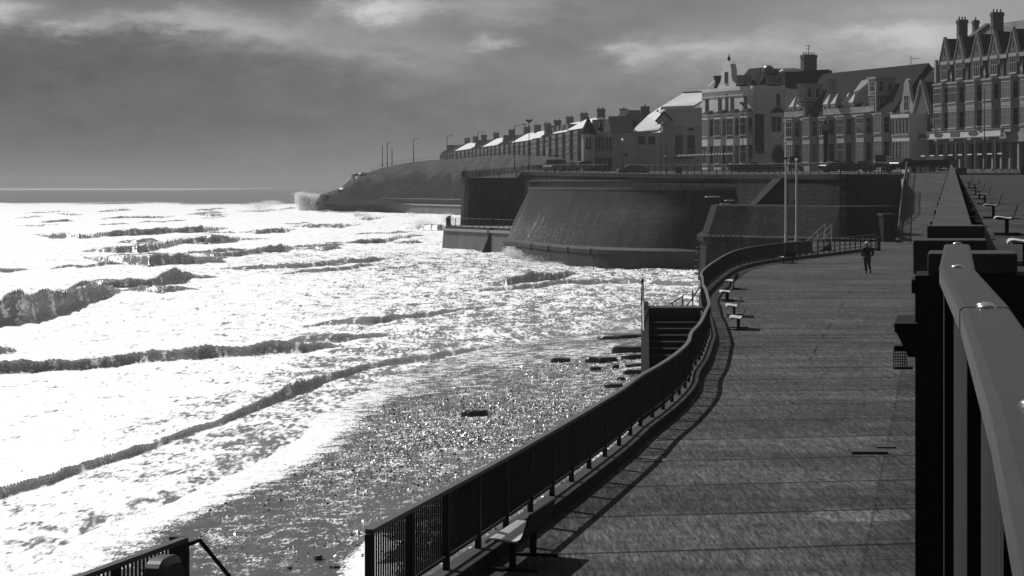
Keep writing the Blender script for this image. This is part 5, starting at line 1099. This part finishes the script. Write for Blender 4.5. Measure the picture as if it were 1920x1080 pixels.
# --- shop parade canopy
f2 = f.sub(0, 1.7); ua, ub = f2.u(1668), f2.u(1876); wz = f2.z(1770, 259)
t = thing('shop_canopy', 'long pale shop fascia with round and square signs running below the brick bays', 'canopy', f2.W(ua, 0, wz))
m = MB(); f2.box(m, ua, ub, -1.69 + 1.35, 0, wz, wz + .95); m.build('fascia', MT['gold'], t); m = MB(); f2.box(m, ua - .1, ub + .1, -.4, .12, wz - .14, wz - .002); f2.box(m, ua - .1, ub, -.4, .1, wz + .952, wz + 1.02); m.build('moulding', MT['stonetrim'], t)
for (x, w_, k) in ((1706, 1.3, 0), (1732, 1.5, 0), (1760, 1.1, 1), (1791, 1.2, 0), (1825, 1.2, 1)):
    c = f2.u(x); m = MB()
    if k: f2.outline(m, [(c + w_ * 1.6 * math.cos(a * .3927), wz + .48 + .33 * math.sin(a * .3927)) for a in range(16)], .003, .05)
    else: f2.box(m, c - w_ * 1.5, c + w_ * 1.5, .003, .05, wz + .16, wz + .8)
    m.build('shop_sign', MT['logo'], t)
for x in (1753, 1836): c = f2.u(x); m = MB(); f2.box(m, c - .5, c + .5, -.1, .35, wz + 1.3, wz + 1.5); m.tube([f2.W(c, 0, wz + 1), f2.W(c, .1, wz + 1.35)], .05, 5); m.build('floodlight', MT['carsil'], t)
for k in range(12): c = ua + (ub - ua) * (k + .4) / 12; p = f2.W(c, -.15, g); MB().lathe(p, [(.2, 0), (.2, .3), (.14, .4), (.13, wz - g - .4), (.2, wz - g - .15)], 8).build('post', MT['sand'], t)
for k in range(13): c = ua + (ub - ua) * (k + .1) / 12; m = MB(); f2.box(m, c, c + 1.7, .6, .64, 13.5, 13.66); m.build('awning_edge', MT['white'], t)
# --- dark-roofed building with projecting cream wing
f3 = Fac.px(1675, 412, 1757, 398); U = f3.u(1757)
t = bthing('dormer_building', 'big dark-roofed building with shaped dormers and a cream front wing', 'building', f3, 0, g)
m = MB(); f3.box(m, .01, U - .02, -13, -.01, g - .5, 19.9); m.build('wall', MT['brick'], t); roofp(f3, t, -1.5, U - .02, -14, .2, 19.95, 27.5, 'slate', ridge=-6.5)
ww = f3.u(1705, 3) ; m = MB(); u0_ = f3.u(1673, 3); f3.box(m, u0_, ww, 0, 3, g, 19.4); f3.box(m, u0_ - .2, ww + .2, .01, 3.2, 19.4, 19.95); f3.box(m, u0_ - .1, ww + .05, .01, 3.05, 16.6, 16.8); m.build('front_wing', MT['cream'], t)
for k in range(5): c = u0_ + (ww - u0_) * (k + .1) / 5; window(f3, t, c, c + (ww - u0_) / 5 - .35, 16.9, 19.2, 3, 0, 0); window(f3, t, c, c + (ww - u0_) / 5 - .35, 12.2, 15.9, 3, 0, 1)
c = f3.u(1702, -.3); m = MB(); f3.outline(m, [(c - 2.2, 20), (c + 2.2, 20), (c + 2.3, 21.5), (c + 1.6, 22.2), (c + 1.3, 23.2), (c + .9, 24.2), (c + 1.0, 24.6), (c + .5, 25.3), (c, 25.5), (c - .5, 25.3), (c - 1.0, 24.6), (c - .9, 24.2), (c - 1.3, 23.2), (c - 1.6, 22.2), (c - 2.3, 21.5)], -.6, -.1); m.build('shaped_gable', MT['stonetrim'], t)
window(f3, t, c - .8, c + .8, 20.6, 23.0, -.1, 1, 1)
m = MB(); f3.box(m, c - 1.1, c + 1.1, -4, -.61, 20, 23.8); m.build('dormer', MT['slate'], t)
c = f3.u(1728, .2); m = MB(); f3.outline(m, [(c - 2.8, 20), (c + 2.8, 20), (c, 24.9)], -.3, .2); m.build('gable', MT['brick'], t); m = MB()
for sx in (-1, 1): beam(m, f3.W(c + sx * 3.0, .1, 19.8), f3.W(c, .1, 25.1), .7, .2)
m.build('gable_coping', MT['stonetrim'], t); m = MB(); m.add([f3.W(c - 2.7, -.1, 20), f3.W(c + 2.7, -.1, 20), f3.W(c, -.1, 24.85), f3.W(c - 2.7, -5.5, 20), f3.W(c + 2.7, -5.5, 20), f3.W(c, -5.5, 24.85)], [(0, 1, 2), (3, 5, 4), (0, 2, 5, 3), (1, 4, 5, 2), (0, 3, 4, 1)]); m.build('gable_roof', MT['slate'], t)
sd_ = f3.side(c + 2.72, -.3); window(sd_, t, .5, 1.9, 20.9, 22.3, 0, 1, 0)
m = MB(); p = P(1708, 125, 405); m.tube([(p.x, p.y, 27), (p.x, p.y, p.z + 1.6)], .05, 5); m.tube([(p.x, p.y, p.z + 1.2), (p.x + 1.3, p.y, p.z + 1.2)], .04, 5); m.build('aerial', MT['lampdk'], t)
# --- bay-fronted terrace
f4 = Fac.px(1471, 455, 1675, 412); U = f4.L; g4 = 11.4
t = bthing('bay_fronted_terrace', 'long terrace with two-storey bay windows, spiked dormers and a dark slate roof', 'terrace', f4, 0, g4)
m = MB(); f4.box(m, 0, U - .05, -12, 0, g4 - .5, 20.5); f4.box(m, 0, U - .05, .001, .22, 20.1, 20.5); f4.box(m, 0, U - .05, .001, .15, 16.6, 16.85); m.build('wall', MT['stucco2'], t)
roofp(f4, t, -.5, U - .05, -12.5, .2, 20.55, 28.2, 'slate', ridge=-6.0)
m = MB(); q = [P(1472, 164, 455), P(1472, 134, 455), P(1503, 133, 455), P(1552, 130, 455), P(1552, 164, 455)]; m.prism(q, [Vector((a.x + 1.5, a.y + 6, a.z)) for a in q]); m.build('rear_roof', MT['slate'], t)
for x in (1473, 1504.5, 1536, 1568.5, 1605, 1638): u0 = f4.u(x, 1.5); bay(f4, t, u0, u0 + 3.1, 1.5, g4 - .3, 20.2, [(13.0, 16.1), (17.3, 19.9)], 'sand', nx=2)
m = MB(); f4.box(m, .2, f4.u(1508), .0, .14, 20.75, 21.7); f4.box(m, f4.u(1545), f4.u(1640), .0, .14, 20.75, 21.7)
m.build('balustrade', MT['sand'], t)
for x in (1483.5, 1497, 1547.5, 1562, 1583, 1595.5):
    c = f4.u(x, .1); m = MB(); f4.box(m, c - .85, c + .85, -1.6, .1, 20.56, 22.5); p = f4.W(c, -.75, 22.5); q = [f4.W(c + a, b, 22.501) for a, b in ((-1, .2), (1, .2), (1, -1.7), (-1, -1.7))]
    m.add(q + [f4.W(c, -.75, 24.3)], [(0, 1, 4), (1, 2, 4), (2, 3, 4), (3, 0, 4), (0, 3, 2, 1)]); m.build('spiked_dormer', MT['stucco2'], t); window(f4, t, c - .55, c + .55, 20.9, 22.3, .1, 0, 0); window(f4.side(c + .85, .1), t, .3, 1.3, 20.9, 22.3, 0, 0, 0)
for (xa, xb) in ((1506, 1542), (1641, 1678)):
    u1 = f4.u(xb, -3.1); vL = -3.1; uu = u1; m = MB(); f4.box(m, uu - 3.0, uu, -3.1, .1, 20.56, 23.4); m.build('tower_lower', MT['brick'], t)
    m = MB(); f4.box(m, uu - 3.0, uu, -3.1, .1, 23.401, 25.9); f4.box(m, uu - 3.2, uu + .2, -3.2, .3, 25.9, 26.25); f4.box(m, uu - 3.05, uu + .06, -3.12, .15, 23.3, 23.5); f4.box(m, uu - .25, uu + .05, -.15, .14, 20.57, 23.3); f4.box(m, uu - .25, uu + .05, -3.12, -2.85, 20.57, 23.3); m.build('tower_upper', MT['sand'], t)
    sd_ = f4.side(uu, .1)
    for (w0, w1) in ((21.0, 23.0), (23.9, 25.5)):
        window(sd_, t, .45, 1.25, w0, w1, 0, 0, 1); window(sd_, t, 1.95, 2.75, w0, w1, 0, 0, 1)
    window(f4, t, uu - 2.4, uu - .6, 21, 23, .1, 1, 1); window(f4, t, uu - 2.4, uu - .6, 23.9, 25.5, .1, 1, 1)
s_ = f4.u(1517, -7); chimney(f4, t, s_ - 1.2, s_ + .4, -8.3, -5.9, 26, f4.z(1515, 103, -7), 5)
m = MB(); p = P(1516, 100, 448); m.tube([(p.x, p.y, p.z - 1), (p.x, p.y, p.z + 1.5)], .05, 5); m.tube([(p.x - .7, p.y, p.z + 1.3), (p.x + .4, p.y, p.z + 1.1)], .04, 5); m.tube([(p.x - .4, p.y, p.z + .8), (p.x + .3, p.y, p.z + .7)], .04, 5); m.build('aerial', MT['lampdk'], t)
q = [P(1600, 173, 424), P(1616, 151, 424), P(1640, 144, 423), P(1612, 168, 423.5)]; m = MB(); m.prism(q, [Vector((a.x + .8, a.y + 1.5, a.z - .5)) for a in q]); m.build('hip_slope', MT['slatelit'], t)
p0, p1 = P(1556, 171, 431), P(1567, 150, 431); fk = Fac((p0.x, p0.y), (1, 0), (0, -1)); m = MB(); fk.box(m, -.1, p1.x - p0.x + .1, -3, -.01, p0.z - .2, p1.z + .1); m.build('roof_dormer', MT['slate'], t); window(fk, t, 0, p1.x - p0.x, p0.z, p1.z, 0, 0, 1)
m = MB(); p0, p1 = P(1466, 133, 448), P(1501, 129.5, 448); m.box(p0.x, p1.x, 446, 452, p0.z, p1.z); m.build('flat_roof', MT['slatelit'], t)
# --- stucco hotel
f5 = Fac.px(1313, 490, 1413, 468); U = f5.L; g5 = 11.6; TW = 26.5
t = bthing('stucco_hotel', 'pale stucco hotel with a curved Dutch gable, bays and a tall dark vertical sign', 'hotel', f5, 0, g5)
f6 = Fac.px(1413, 468, 1471, 465.5); U6 = f6.L
m = MB(); a, b, c, d = f5.W(0, 0, 0), f5.W(U, 0, 0), f6.W(U6, 0, 0), f6.W(U6, -14, 0); e = f5.W(0, -14, 0)
for (w0, w1, k) in ((g5 - .5, TW, 0), ):
    m.prism([(q[0], q[1], w0) for q in (a, b, c, d, e)], [(q[0], q[1], w1) for q in (a, b, c, d, e)])
for ff, LL in ((f5, U), (f6, U6)):
    ff.box(m, 0, LL + .2, .002, .3, TW - .35, TW + .25); ff.box(m, 0, LL, .002, .14, TW - 1.3, TW - 1.15); ff.box(m, 0, LL, .002, .1, 17.4, 17.6)
f5.box(m, U - .7, U, .003, .16, g5, TW - 1.3); f6.box(m, .0, .3, .003, .1, g5, TW - 1.3); m.build('wall', MT['cream'], t)
for x in (1314.5, 1338.5, 1362, 1387):
    u0 = f5.u(x, 1.3); bay(f5, t, u0, u0 + 3.0, 1.3, g5 - .3, 21.9, [(13.1, 16.4), (18.1, 21.2)], 'cream', cap=.7, nx=1)
for x in (1326, 1350, 1373, 1398): c = f5.u(x); window(f5, t, c - .7, c + .7, 22.7, 25.0, 0, 0, 1, 'lampdk')
c = f5.u(1363); m = MB(); f5.outline(m, [(c - 4.2, TW + .26), (c + 4.2, TW + .26), (c + 3.7, 27.2), (c + 2.6, 27.9), (c + 2.2, 28.8), (c + 2.1, 30.0), (c + 1.6, 31.0), (c + .8, 31.5), (c, 31.6), (c - .8, 31.5), (c - 1.6, 31.0), (c - 2.1, 30.0), (c - 2.2, 28.8), (c - 2.6, 27.9), (c - 3.7, 27.2)], -1.0, .1); m.build('dutch_gable', MT['cream'], t)
p = f5.W(c, -.4, 31.5); MB().lathe(p, [(.35, 0), (.2, .2), (.3, .5), (.12, .9), (.05, 1.3)], 8).build('finial', MT['stonedk'], t); window(f5, t, c - .7, c + .7, 27.6, 29.6, .1, 0, 1, 'lampdk'); window(f5, t, c - .6, c + .6, 22.0, 25.6, 0, 0, 1, 'lampdk')
roofp(f5, t, f5.u(1366), U - .3, -9, -.8, TW + .01, 30.2, 'slate', ridge=-4.0, hipr=1)
roofp(f6, t, -1.5, U6 + .3, -12, -.8, TW + .01, 29.9, 'slate', ridge=-5.0, hipl=1)
for (x0, x1) in ((1384, 1396), (1399.5, 1408.5)):
    v = -1.2; sd_ = Fac((P(x0, 0, 470).x, 470), (1, 0), (0, -1)); w_ = (x1 - x0) * .094; z0, z1 = CZ + (350 - 157) * .094, CZ + (350 - 143) * .094
    m = MB(); sd_.box(m, -.1, w_ + .1, -3, -.01, z0 - .3, z1 + .2); m.build('dormer', MT['slate'], t); window(sd_, t, 0, w_, z0, z1, 0, 1, 0)
for (x0, x1) in ((1440, 1450), (1453, 1464)):
    sd_ = Fac((P(x0, 0, 460).x, 460), (1, 0), (0, -1)); w_ = (x1 - x0) * .092; z0, z1 = CZ + (350 - 157) * .092, CZ + (350 - 143) * .092
    m = MB(); sd_.box(m, -.1, w_ + .1, -3, -.01, z0 - .3, z1 + .2); m.build('dormer', MT['slate'], t); window(sd_, t, 0, w_, z0, z1, 0, 1, 0)
p = P(1440, 131, 466); MB().lathe((p.x, p.y, p.z - .6), [(1.1, 0), (1.1, .5), (1.0, .9), (.7, 1.25), (.3, 1.42), (.05, 1.46)], 16).build('dome', mat('lead_dome', .05, .35, .8, noise=.3), t, smooth=True)
p = P(1348, 160, 487); MB().box(p.x - .7, p.x + .9, p.y, p.y + 3, p.z - 1.0, p.z + 1.6).build('dormer', MT['slate'], t); MB().box(p.x - .85, p.x + 1.05, p.y - .15, p.y + 3, p.z + 1.602, p.z + 1.75).build('dormer_roof', MT['slate'], t)
m = MB(); q = [P(1330, 161, 487), P(1341, 150, 487), P(1342, 161, 487)]; m.prism(q, [Vector((a.x, a.y + 3, a.z)) for a in q]); m.build('hip_slope', MT['slatelit'], t); m = MB(); q = [P(1327, 168, 486), P(1329, 165.5, 486), P(1347, 165.5, 486), P(1347, 168, 486)]; m.prism(q, [Vector((a.x, a.y + 2, a.z)) for a in q]); m.build('flat_roof', MT['slatelit'], t)
u0, u1 = f6.u(1416, .3), f6.u(1431, .3); w0, w1 = f6.z(1424, 283, .3), f6.z(1424, 214, .3)
sg = MB(); f6.box(sg, u0, u1, .002, .3, w0, w1); sg.build('hotel_sign', MT['signdk'], t)
for ch, py in zip('VIOOLA', (220, 236, 246.5, 255, 265, 276)): txt(ch, f6, t, (u0 + u1) / 2, .305, f6.z(1424, py, .3), .95, 'signlt')
m = MB(); f6.box(m, u0 + .1, u1 + .3, .01, .5, w0 - .35, w0 - .15); m.build('sign_ledge', MT['signdk'], t)
c = f6.u(1456, .9); bw_ = 1.0; m = MB(); f6.box(m, c - bw_, c + bw_, .0, .9, 18.0, 21.9); f6.outline(m, [(c - bw_ + .1, 18), (c - .4, 17.2), (c + .4, 17.2), (c + bw_ - .1, 18)], .0, .8); m.build('oriel', MT['cream'], t); roofp(f6, t, c - bw_ - .2, c + bw_ + .2, 0, 1.1, 21.95, 22.9, 'slate', ridge=.1, hipl=.9, hipr=.9)
window(f6, t, c - .85, c - .08, 18.7, 21.2, .9, 0, 1, 'lampdk'); window(f6, t, c + .08, c + .85, 18.7, 21.2, .9, 0, 1, 'lampdk'); window(f6, t, c - .35, c + .35, 23.2, 25.4, 0, 0, 1, 'lampdk')
c = f6.u(1460, .1); r_ = 1.15; m = MB(); f6.outline(m, [(c + r_, g5 + .4), (c + r_, 14.0)] + [(c + r_ * math.cos(a * .1963), 14.0 + 2.2 * math.sin(a * .1963)) for a in range(1, 16)] + [(c - r_, 14.0), (c - r_, g5 + .4)], .003, .06); m.build('archway', MT['signdk'], t)
m = MB(); P_ = [f6.W(c + (r_ + .15) * math.cos(a * .1963), .12, 14.0 + 2.35 * math.sin(a * .1963)) for a in range(17)]; m.tube(P_, .16, 6); m.build('arch_moulding', MT['sand'], t)
# --- bright-roofed hall
t = thing('bright_roofed_hall', 'pale hall with heavy cornices under a bright sheet-metal hipped roof', 'hall', P(1243, 330, 462)); f7 = Fac.px(1243, 462, 1316, 462); U = f7.L; eW = 22.7
m = MB(); f7.box(m, 0, U, -20, 0, 10.5, eW); f7.box(m, -.4, U, .003, .5, eW - .4, eW); f7.box(m, -.3, U, .002, .45, 19.4, 19.9); f7.box(m, -.2, U, .002, .2, 18.3, 18.5); m.build('wall', MT['cream'], t)
q = [P(1239, 200, 461.4), P(1301, 197.5, 461.4), P(1316, 189, 464), P(1316, 173, 476), P(1281, 174.5, 476)]; m = MB(); m.prism(q, [Vector((a.x, a.y + .1, a.z - .35)) for a in q]); m.build('roof', MT['metalroof'], t)
m = MB(); beam(m, P(1281, 174, 476), P(1316, 172.5, 476), .3, .3); m.build('ridge', MT['slate'], t)
for x in (1273, 1296): c = f7.u(x); window(f7, t, c - .65, c + .65, 15.6, 17.9, 0, 1, 1, 'signlt'); window(f7, t, c - .65, c + .65, 14.8, 15.4, 0, 0, 0, 'signlt')
c = f7.u(1296); m = MB(); f7.outline(m, [(c - .55, 18.7), (c + .55, 18.7)] + [(c + .55 * math.cos(a * .52), 18.7 + .5 * math.sin(a * .52)) for a in range(1, 6)], .003, .05); m.build('lunette', MT['signdk'], t)
m = MB(); a, b, c = P(1231, 228, 459), P(1259, 227, 459), P(1245, 212, 459); m.prism([a, b, c], [Vector((q.x, q.y + 2.9, q.z)) for q in (a, b, c)]); m.build('pediment', MT['stucco2'], t); m = MB(); beam(m, Vector(a) - Vector((.2, .2, 0)), Vector(c) + Vector((0, -.2, .2)), .4, .3); beam(m, Vector(b) + Vector((.2, -.2, 0)), Vector(c) + Vector((0, -.2, .2)), .4, .3); m.build('pediment_coping', MT['slate'], t)
m = MB(); f7.box(m, f7.u(1263), f7.u(1300), .01, .6, 13.9, 14.1); m.build('porch', MT['logo'], t)
# two-storey wing with bright roof
t = thing('bright_roofed_wing', 'plain two-storey cream building with two small windows under a bright sloping roof', 'building', P(1186, 330, 455)); f8 = Fac.px(1186, 455, 1243, 455); U = f8.L
m = MB(); f8.box(m, 0, U, -14, 0, 10.5, 18.2); f8.box(m, 0, U, .002, .16, 12.9, 13.05)
for x in (1199, 1207.5, 1218.5, 1227.5): f8.box(m, f8.u(x) - .07, f8.u(x) + .07, .001, .12, 13.1, 16.2)
m.build('wall', MT['cream'], t)
q = [P(1186, 247.5, 454.6), P(1233, 243.5, 454.6), P(1240, 238, 455.5), P(1240, 199, 472), P(1213, 217.5, 468), P(1215, 216, 468), P(1191, 239, 458)]; m = MB(); m.prism(q, [Vector((a.x, a.y + .1, a.z - .3)) for a in q]); m.build('roof', MT['metalroof'], t)
for x in (1203, 1222): c = f8.u(x); window(f8, t, c - .6, c + .6, 16.3, 17.6, 0, 1, 1, 'signlt')
# --- cottage and turret house
t = thing('arched_door_house', 'plain cream house with a dark roof and arched doorway between turret house and hall', 'house', P(1148, 330, 450)); f9 = Fac.px(1147, 450, 1186, 450); U = f9.L
m = MB(); f9.box(m, 0, U, -10, 0, 10.5, 18.2); f9.box(m, 0, U, .002, .2, 12.9, 13.1); m.build('wall', MT['cream'], t); roofp(f9, t, -.4, U + .1, -10, .3, 18.22, 21.0, 'slate', ridge=-4)
c = f9.u(1176.5); m = MB(); f9.outline(m, [(c - .55, 10.6), (c + .55, 10.6), (c + .55, 12.2), (c + .3, 12.5), (c - .3, 12.5), (c - .55, 12.2)], .003, .08); m.build('door', MT['door'], t)
m = MB(); f9.outline(m, [(f9.u(1174) + .24 * math.cos(a * .6283), 14.4 + .26 * math.sin(a * .6283)) for a in range(10)], .003, .08); m.build('round_vent', MT['door'], t)
t = thing('turret_house', 'dark house with a pointed corner turret and tall windows on the street corner', 'house', P(1103, 325, 440)); p = P(1103, 251, 440); r_ = 1.15
MB().lathe((p.x, p.y, 10.5), [(r_, 0), (r_, p.z - 10.5)], 8).build('turret', MT['stucco2'], t); MB().lathe((p.x, p.y, p.z), [(r_ + .35, 0), (r_ * .75, 1.1), (.02, 2.9)], 8).build('turret_roof', MT['slate'], t)
fa = Fac((p.x - .45, p.y - r_ * .93), (1, 0), (0, -1)); window(fa, t, .05, .85, 15.3, 17.0, 0, 0, 1, 'door'); window(fa, t, .05, .85, 11.2, 13.3, 0, 0, 1, 'door')
fb = Fac.px(1112, 441, 1148, 441); U = fb.L; m = MB(); fb.box(m, 0, U, -9, 0, 10.5, 17.9); fb.box(m, 0, U, .003, .3, 13.9, 14.2); m.build('wall', MT['stucco2'], t); roofp(fb, t, 0, U, -9, .2, 17.92, 20.2, 'slate', ridge=-4)
for k in range(5): c = .15 + k * .62; window(fb, t, c, c + .5, 14.9, 17.2, 0, 0, 0, 'frame', .07)
for k in range(4): c = .1 + k * .8; window(fb, t, c, c + .6, 11.0, 13.7, 0, 0, 1, 'door')
m = MB(); c = fb.u(1138.5); fb.outline(m, [(c - .7, 17.9), (c + .6, 17.9), (c + .4, 19.3), (c - .1, 20.3)], -.3, .15); m.build('gable', MT['cream'], t); m = MB(); fb.box(m, .1, 1.4, .01, .9, 17.92, 18.1); m.build('porch_roof', MT['slatelit'], t)
for k in (0, 1): c = .9 + k * .7; window(fb, t, c, c + .22, 18.9, 19.9, -.5, 0, 0); m = MB(); fb.box(m, c - .1, c + .32, -3, -.52, 18.6, 20.0); m.build('dormer', MT['slate'], t)
t = thing('back_street_house', 'dark house roofs with stepped gable and two big chimneys behind the arched-door house', 'house', P(1180, 300, 540)); f10 = Fac.px(1140, 540, 1222, 540); U = f10.L
m = MB(); f10.box(m, 0, U, -9, 0, 11, 21.2); m.build('wall', MT['brick'], t); roofp(f10, t, 0, U, -9, .2, 21.22, 24.6, 'slate', ridge=-4, hipl=3.2, hipr=.2)
m = MB(); f10.outline(m, [(f10.u(1157), 22.5), (f10.u(1183), 22.5), (f10.u(1180), 24.6), (f10.u(1163), 24.4)], -.4, .3); m.build('gable', MT['stucco2'], t); m = MB(); f10.box(m, f10.u(1143), f10.u(1174), .25, 1.2, 21.3, 21.9); m.build('lean_to_roof', MT['slatelit'], t)
chimney(f10, t, f10.u(1163), f10.u(1178), -3, -2, 23.6, f10.z(1170, 203), 1); chimney(f10, t, f10.u(1203), f10.u(1218), -3.5, -1.5, 23, f10.z(1210, 199), 3); chimney(f10, t, f10.u(1175), f10.u(1184), .3, 1.2, 19.6, f10.z(1180, 214), 1)
# --- far terrace on the headland, one thing per house
ft = Fac.px(828, 1000, 1095, 620); TB = [828, 854, 869, 884, 906, 934, 961, 980, 998, 1016, 1038, 1064, 1094]
LBL = ['end house of the far terrace, its dark gable facing the sea', 'second far terrace house from the sea, with a bright narrow roof', 'third far terrace house from the sea, bright roof below a tall chimney', 'far terrace house with a dark roof between bright-roofed neighbours',
       'far terrace house with the widest bright roof slope', 'dark-roofed far terrace house right of the widest bright roof', 'far terrace house just left of the crowned mast with a patchy bright roof', 'bright-roofed far terrace house behind the crowned mast', 'far terrace house with a thin bright roof strip right of the crowned mast',
       'far terrace house with pale upright dormers', 'tall far terrace house with a scrolled bright roof edge', 'nearest far terrace house, beside the pointed turret']
lit = [0, 1, 1, 0, 1, 0, 1, 1, 1, 0, 1, 1]  # which roof slopes are painted sunlit; the others take the dark slate
for i in range(12):
    u0, u1 = ft.u(TB[i]), ft.u(TB[i + 1]); rise = max(0, i - 7) * .25; eW = 21.6 + rise; t = bthing('terrace_house', LBL[i], 'house', ft, (u0 + u1) / 2, 15.0, 'far terrace houses on the headland'); L_ = u1 - u0
    m = MB(); ft.box(m, u0 + .05, u1 - .05, -9, 0, 13.5, eW); m.build('wall', MT['farstone' if i > 5 else 'brick'], t)
    roofp(ft, t, u0, u1, -9, .4, eW + .02, eW + 2.7, 'slatelit' if lit[i] else 'slate', ridge=-4.3)
    if i == 0: m = MB(); ft.box(m, u0 - .2, u0 + .04, -9, .3, 13.5, eW - .2); m.build('end_wall', MT['stonedk'], t)
    chimney(ft, t, u1 - 2.2, u1 - .8, -5.2, -3.4, eW + 1.0, eW + 4.6, 2)
    nb = max(1, int(L_ / 11))
    for k in range(nb):
        c = u0 + L_ * (k + .5) / nb; bw2 = L_ / nb * .28; m = MB(); ft.box(m, c - bw2, c + bw2, 0, .9, 13.5, eW - .4); m.build('bay', MT['farstone'], t)
        for (w0, w1) in ((eW - 2.3, eW - .8), (eW - 5.3, eW - 3.4)): window(ft, t, c - bw2 + .3, c + bw2 - .3, w0, w1, .9, 2, 0, 'farframe', .25); window(ft.side(c + bw2, .9), t, .15, .8, w0, w1, 0, 0, 0, 'farframe', .12)
    if not lit[i]:
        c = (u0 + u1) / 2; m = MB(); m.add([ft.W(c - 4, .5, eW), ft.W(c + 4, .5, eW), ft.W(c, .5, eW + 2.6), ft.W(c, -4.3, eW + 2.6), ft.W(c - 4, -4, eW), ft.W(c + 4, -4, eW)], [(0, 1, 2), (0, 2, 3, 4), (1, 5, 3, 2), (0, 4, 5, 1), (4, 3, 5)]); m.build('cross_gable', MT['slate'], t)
    if i in (9, 10):
        for k in range(3): c = u0 + L_ * (k + .5) / 3; m = MB(); ft.box(m, c - 2.2, c + 2.2, -3, -.4, eW, eW + 2.0); m.build('dormer', MT['farstone'], t)
# house ground hidden behind the slope is the headland sheet itself
# distant gull
o = MB().add([(0, 0, 0), (-.5, .05, .16), (-.25, .1, .14), (.5, .05, .16), (.25, .1, .14), (0, .35, -.02), (0, -.2, .02)], [(0, 1, 2), (0, 4, 3), (0, 2, 5), (0, 5, 4), (0, 1, 6), (0, 6, 3)]).build('gull', MT['black']); o.location = P(883, 238, 400); tag(o, 'tiny dark gull flying above the far terrace chimneys', 'gull')
# ---------------------------------------------------------------- spray
sp_m = bpy.data.materials.new('sea_spray'); sp_m.use_nodes = True; tt_ = sp_m.node_tree; pp = tt_.nodes['Principled BSDF']; pp.inputs['Base Color'].default_value = (.9, .9, .9, 1); pp.inputs['Roughness'].default_value = 1
pp.inputs['Subsurface Weight'].default_value = 0; tr_ = tt_.nodes.new('ShaderNodeBsdfTranslucent'); tr_.inputs[0].default_value = (.9, .9, .9, 1); mx = tt_.nodes.new('ShaderNodeMixShader'); mx.inputs[0].default_value = .45
tp_ = tt_.nodes.new('ShaderNodeBsdfTransparent'); m2_ = tt_.nodes.new('ShaderNodeMixShader'); m2_.inputs[0].default_value = .55
tt_.links.new(pp.outputs[0], mx.inputs[1]); tt_.links.new(tr_.outputs[0], mx.inputs[2]); tt_.links.new(mx.outputs[0], m2_.inputs[1]); tt_.links.new(tp_.outputs[0], m2_.inputs[2]); tt_.links.new(m2_.outputs[0], tt_.nodes['Material Output'].inputs[0])
def spray(label, blobs, Z, n, sz):
    V = []; s_ = Z / F; tot = sum(b[4] for b in blobs)
    for (x, y, hw, hp, wt) in blobs:
        k = int(n * wt / tot); g1_ = rng.normal(0, 1, (k, 3)); r = np.linalg.norm(g1_, axis=1, keepdims=True); g1_ = g1_ / r * (rng.random((k, 1)) ** .5) * (1 + .35 * rng.normal(0, 1, (k, 1)) * (rng.random((k, 1)) < .3))
        px_, pz_ = g1_[:, 0], g1_[:, 2]; wob = .75 + .6 * fbm(px_ * 2 + x, pz_ * 2 + y, 3)
        V.append(np.stack([(x - 960 + px_ * hw * wob) * s_, Z + g1_[:, 1] * hw * s_ * .8, CZ + (350 - y + pz_ * hp * wob) * s_], -1))
    C = np.concatenate(V); C = C[C[:, 2] > .1]; n = len(C); a = rng.normal(0, 1, (n, 3, 3)); a /= np.linalg.norm(a, axis=2, keepdims=True); s2 = sz * s_ * rng.uniform(.5, 1.4, (n, 1, 1))
    vv = (C[:, None] + a * s2).reshape(-1, 3).tolist(); me = bpy.data.meshes.new('sea_spray'); me.from_pydata(vv, [], np.arange(3 * n).reshape(-1, 3).tolist()); me.materials.append(sp_m)
    o = bpy.data.objects.new('sea_spray', me); COL.objects.link(o); tag(o, label, 'spray', kind='stuff')
spray('tall burst of spray at the seaward end of the headland sea wall', [(574, 379, 20, 17, 4), (566, 368, 14, 8, 1.2), (590, 368, 26, 6, .8), (598, 394, 12, 8, 1)], 990, 26000, 1.15)
spray('curling spray over a breaker left of the headland wall', [(484, 386, 24, 7, 2), (510, 380, 22, 5, .5)], 1000, 9000, .9)
spray('rounded white crest breaking in front of the headland wall', [(681, 405, 19, 8, 2), (668, 402, 8, 5, .5)], 800, 8000, .9)
spray('spray thrown up left of the low bastion', [(793, 425, 22, 13, 2), (800, 418, 30, 10, .6), (838, 410, 12, 10, 1), (770, 402, 14, 4, .3)], 560, 16000, 1.0)
spray('spray rolling at the foot of the battered bastion', [(1000, 502, 34, 12, 2), (960, 476, 22, 9, 1), (985, 488, 34, 12, .6), (1035, 495, 22, 5, .5), (955, 470, 14, 10, .6)], 300, 20000, 1.0)
spray('small splash breaking on the rock ledge by the stairs', [(1166, 611, 11, 7, 1), (1130, 622, 8, 5, .5), (1150, 608, 22, 7, .4)], 170, 6000, 1.0)
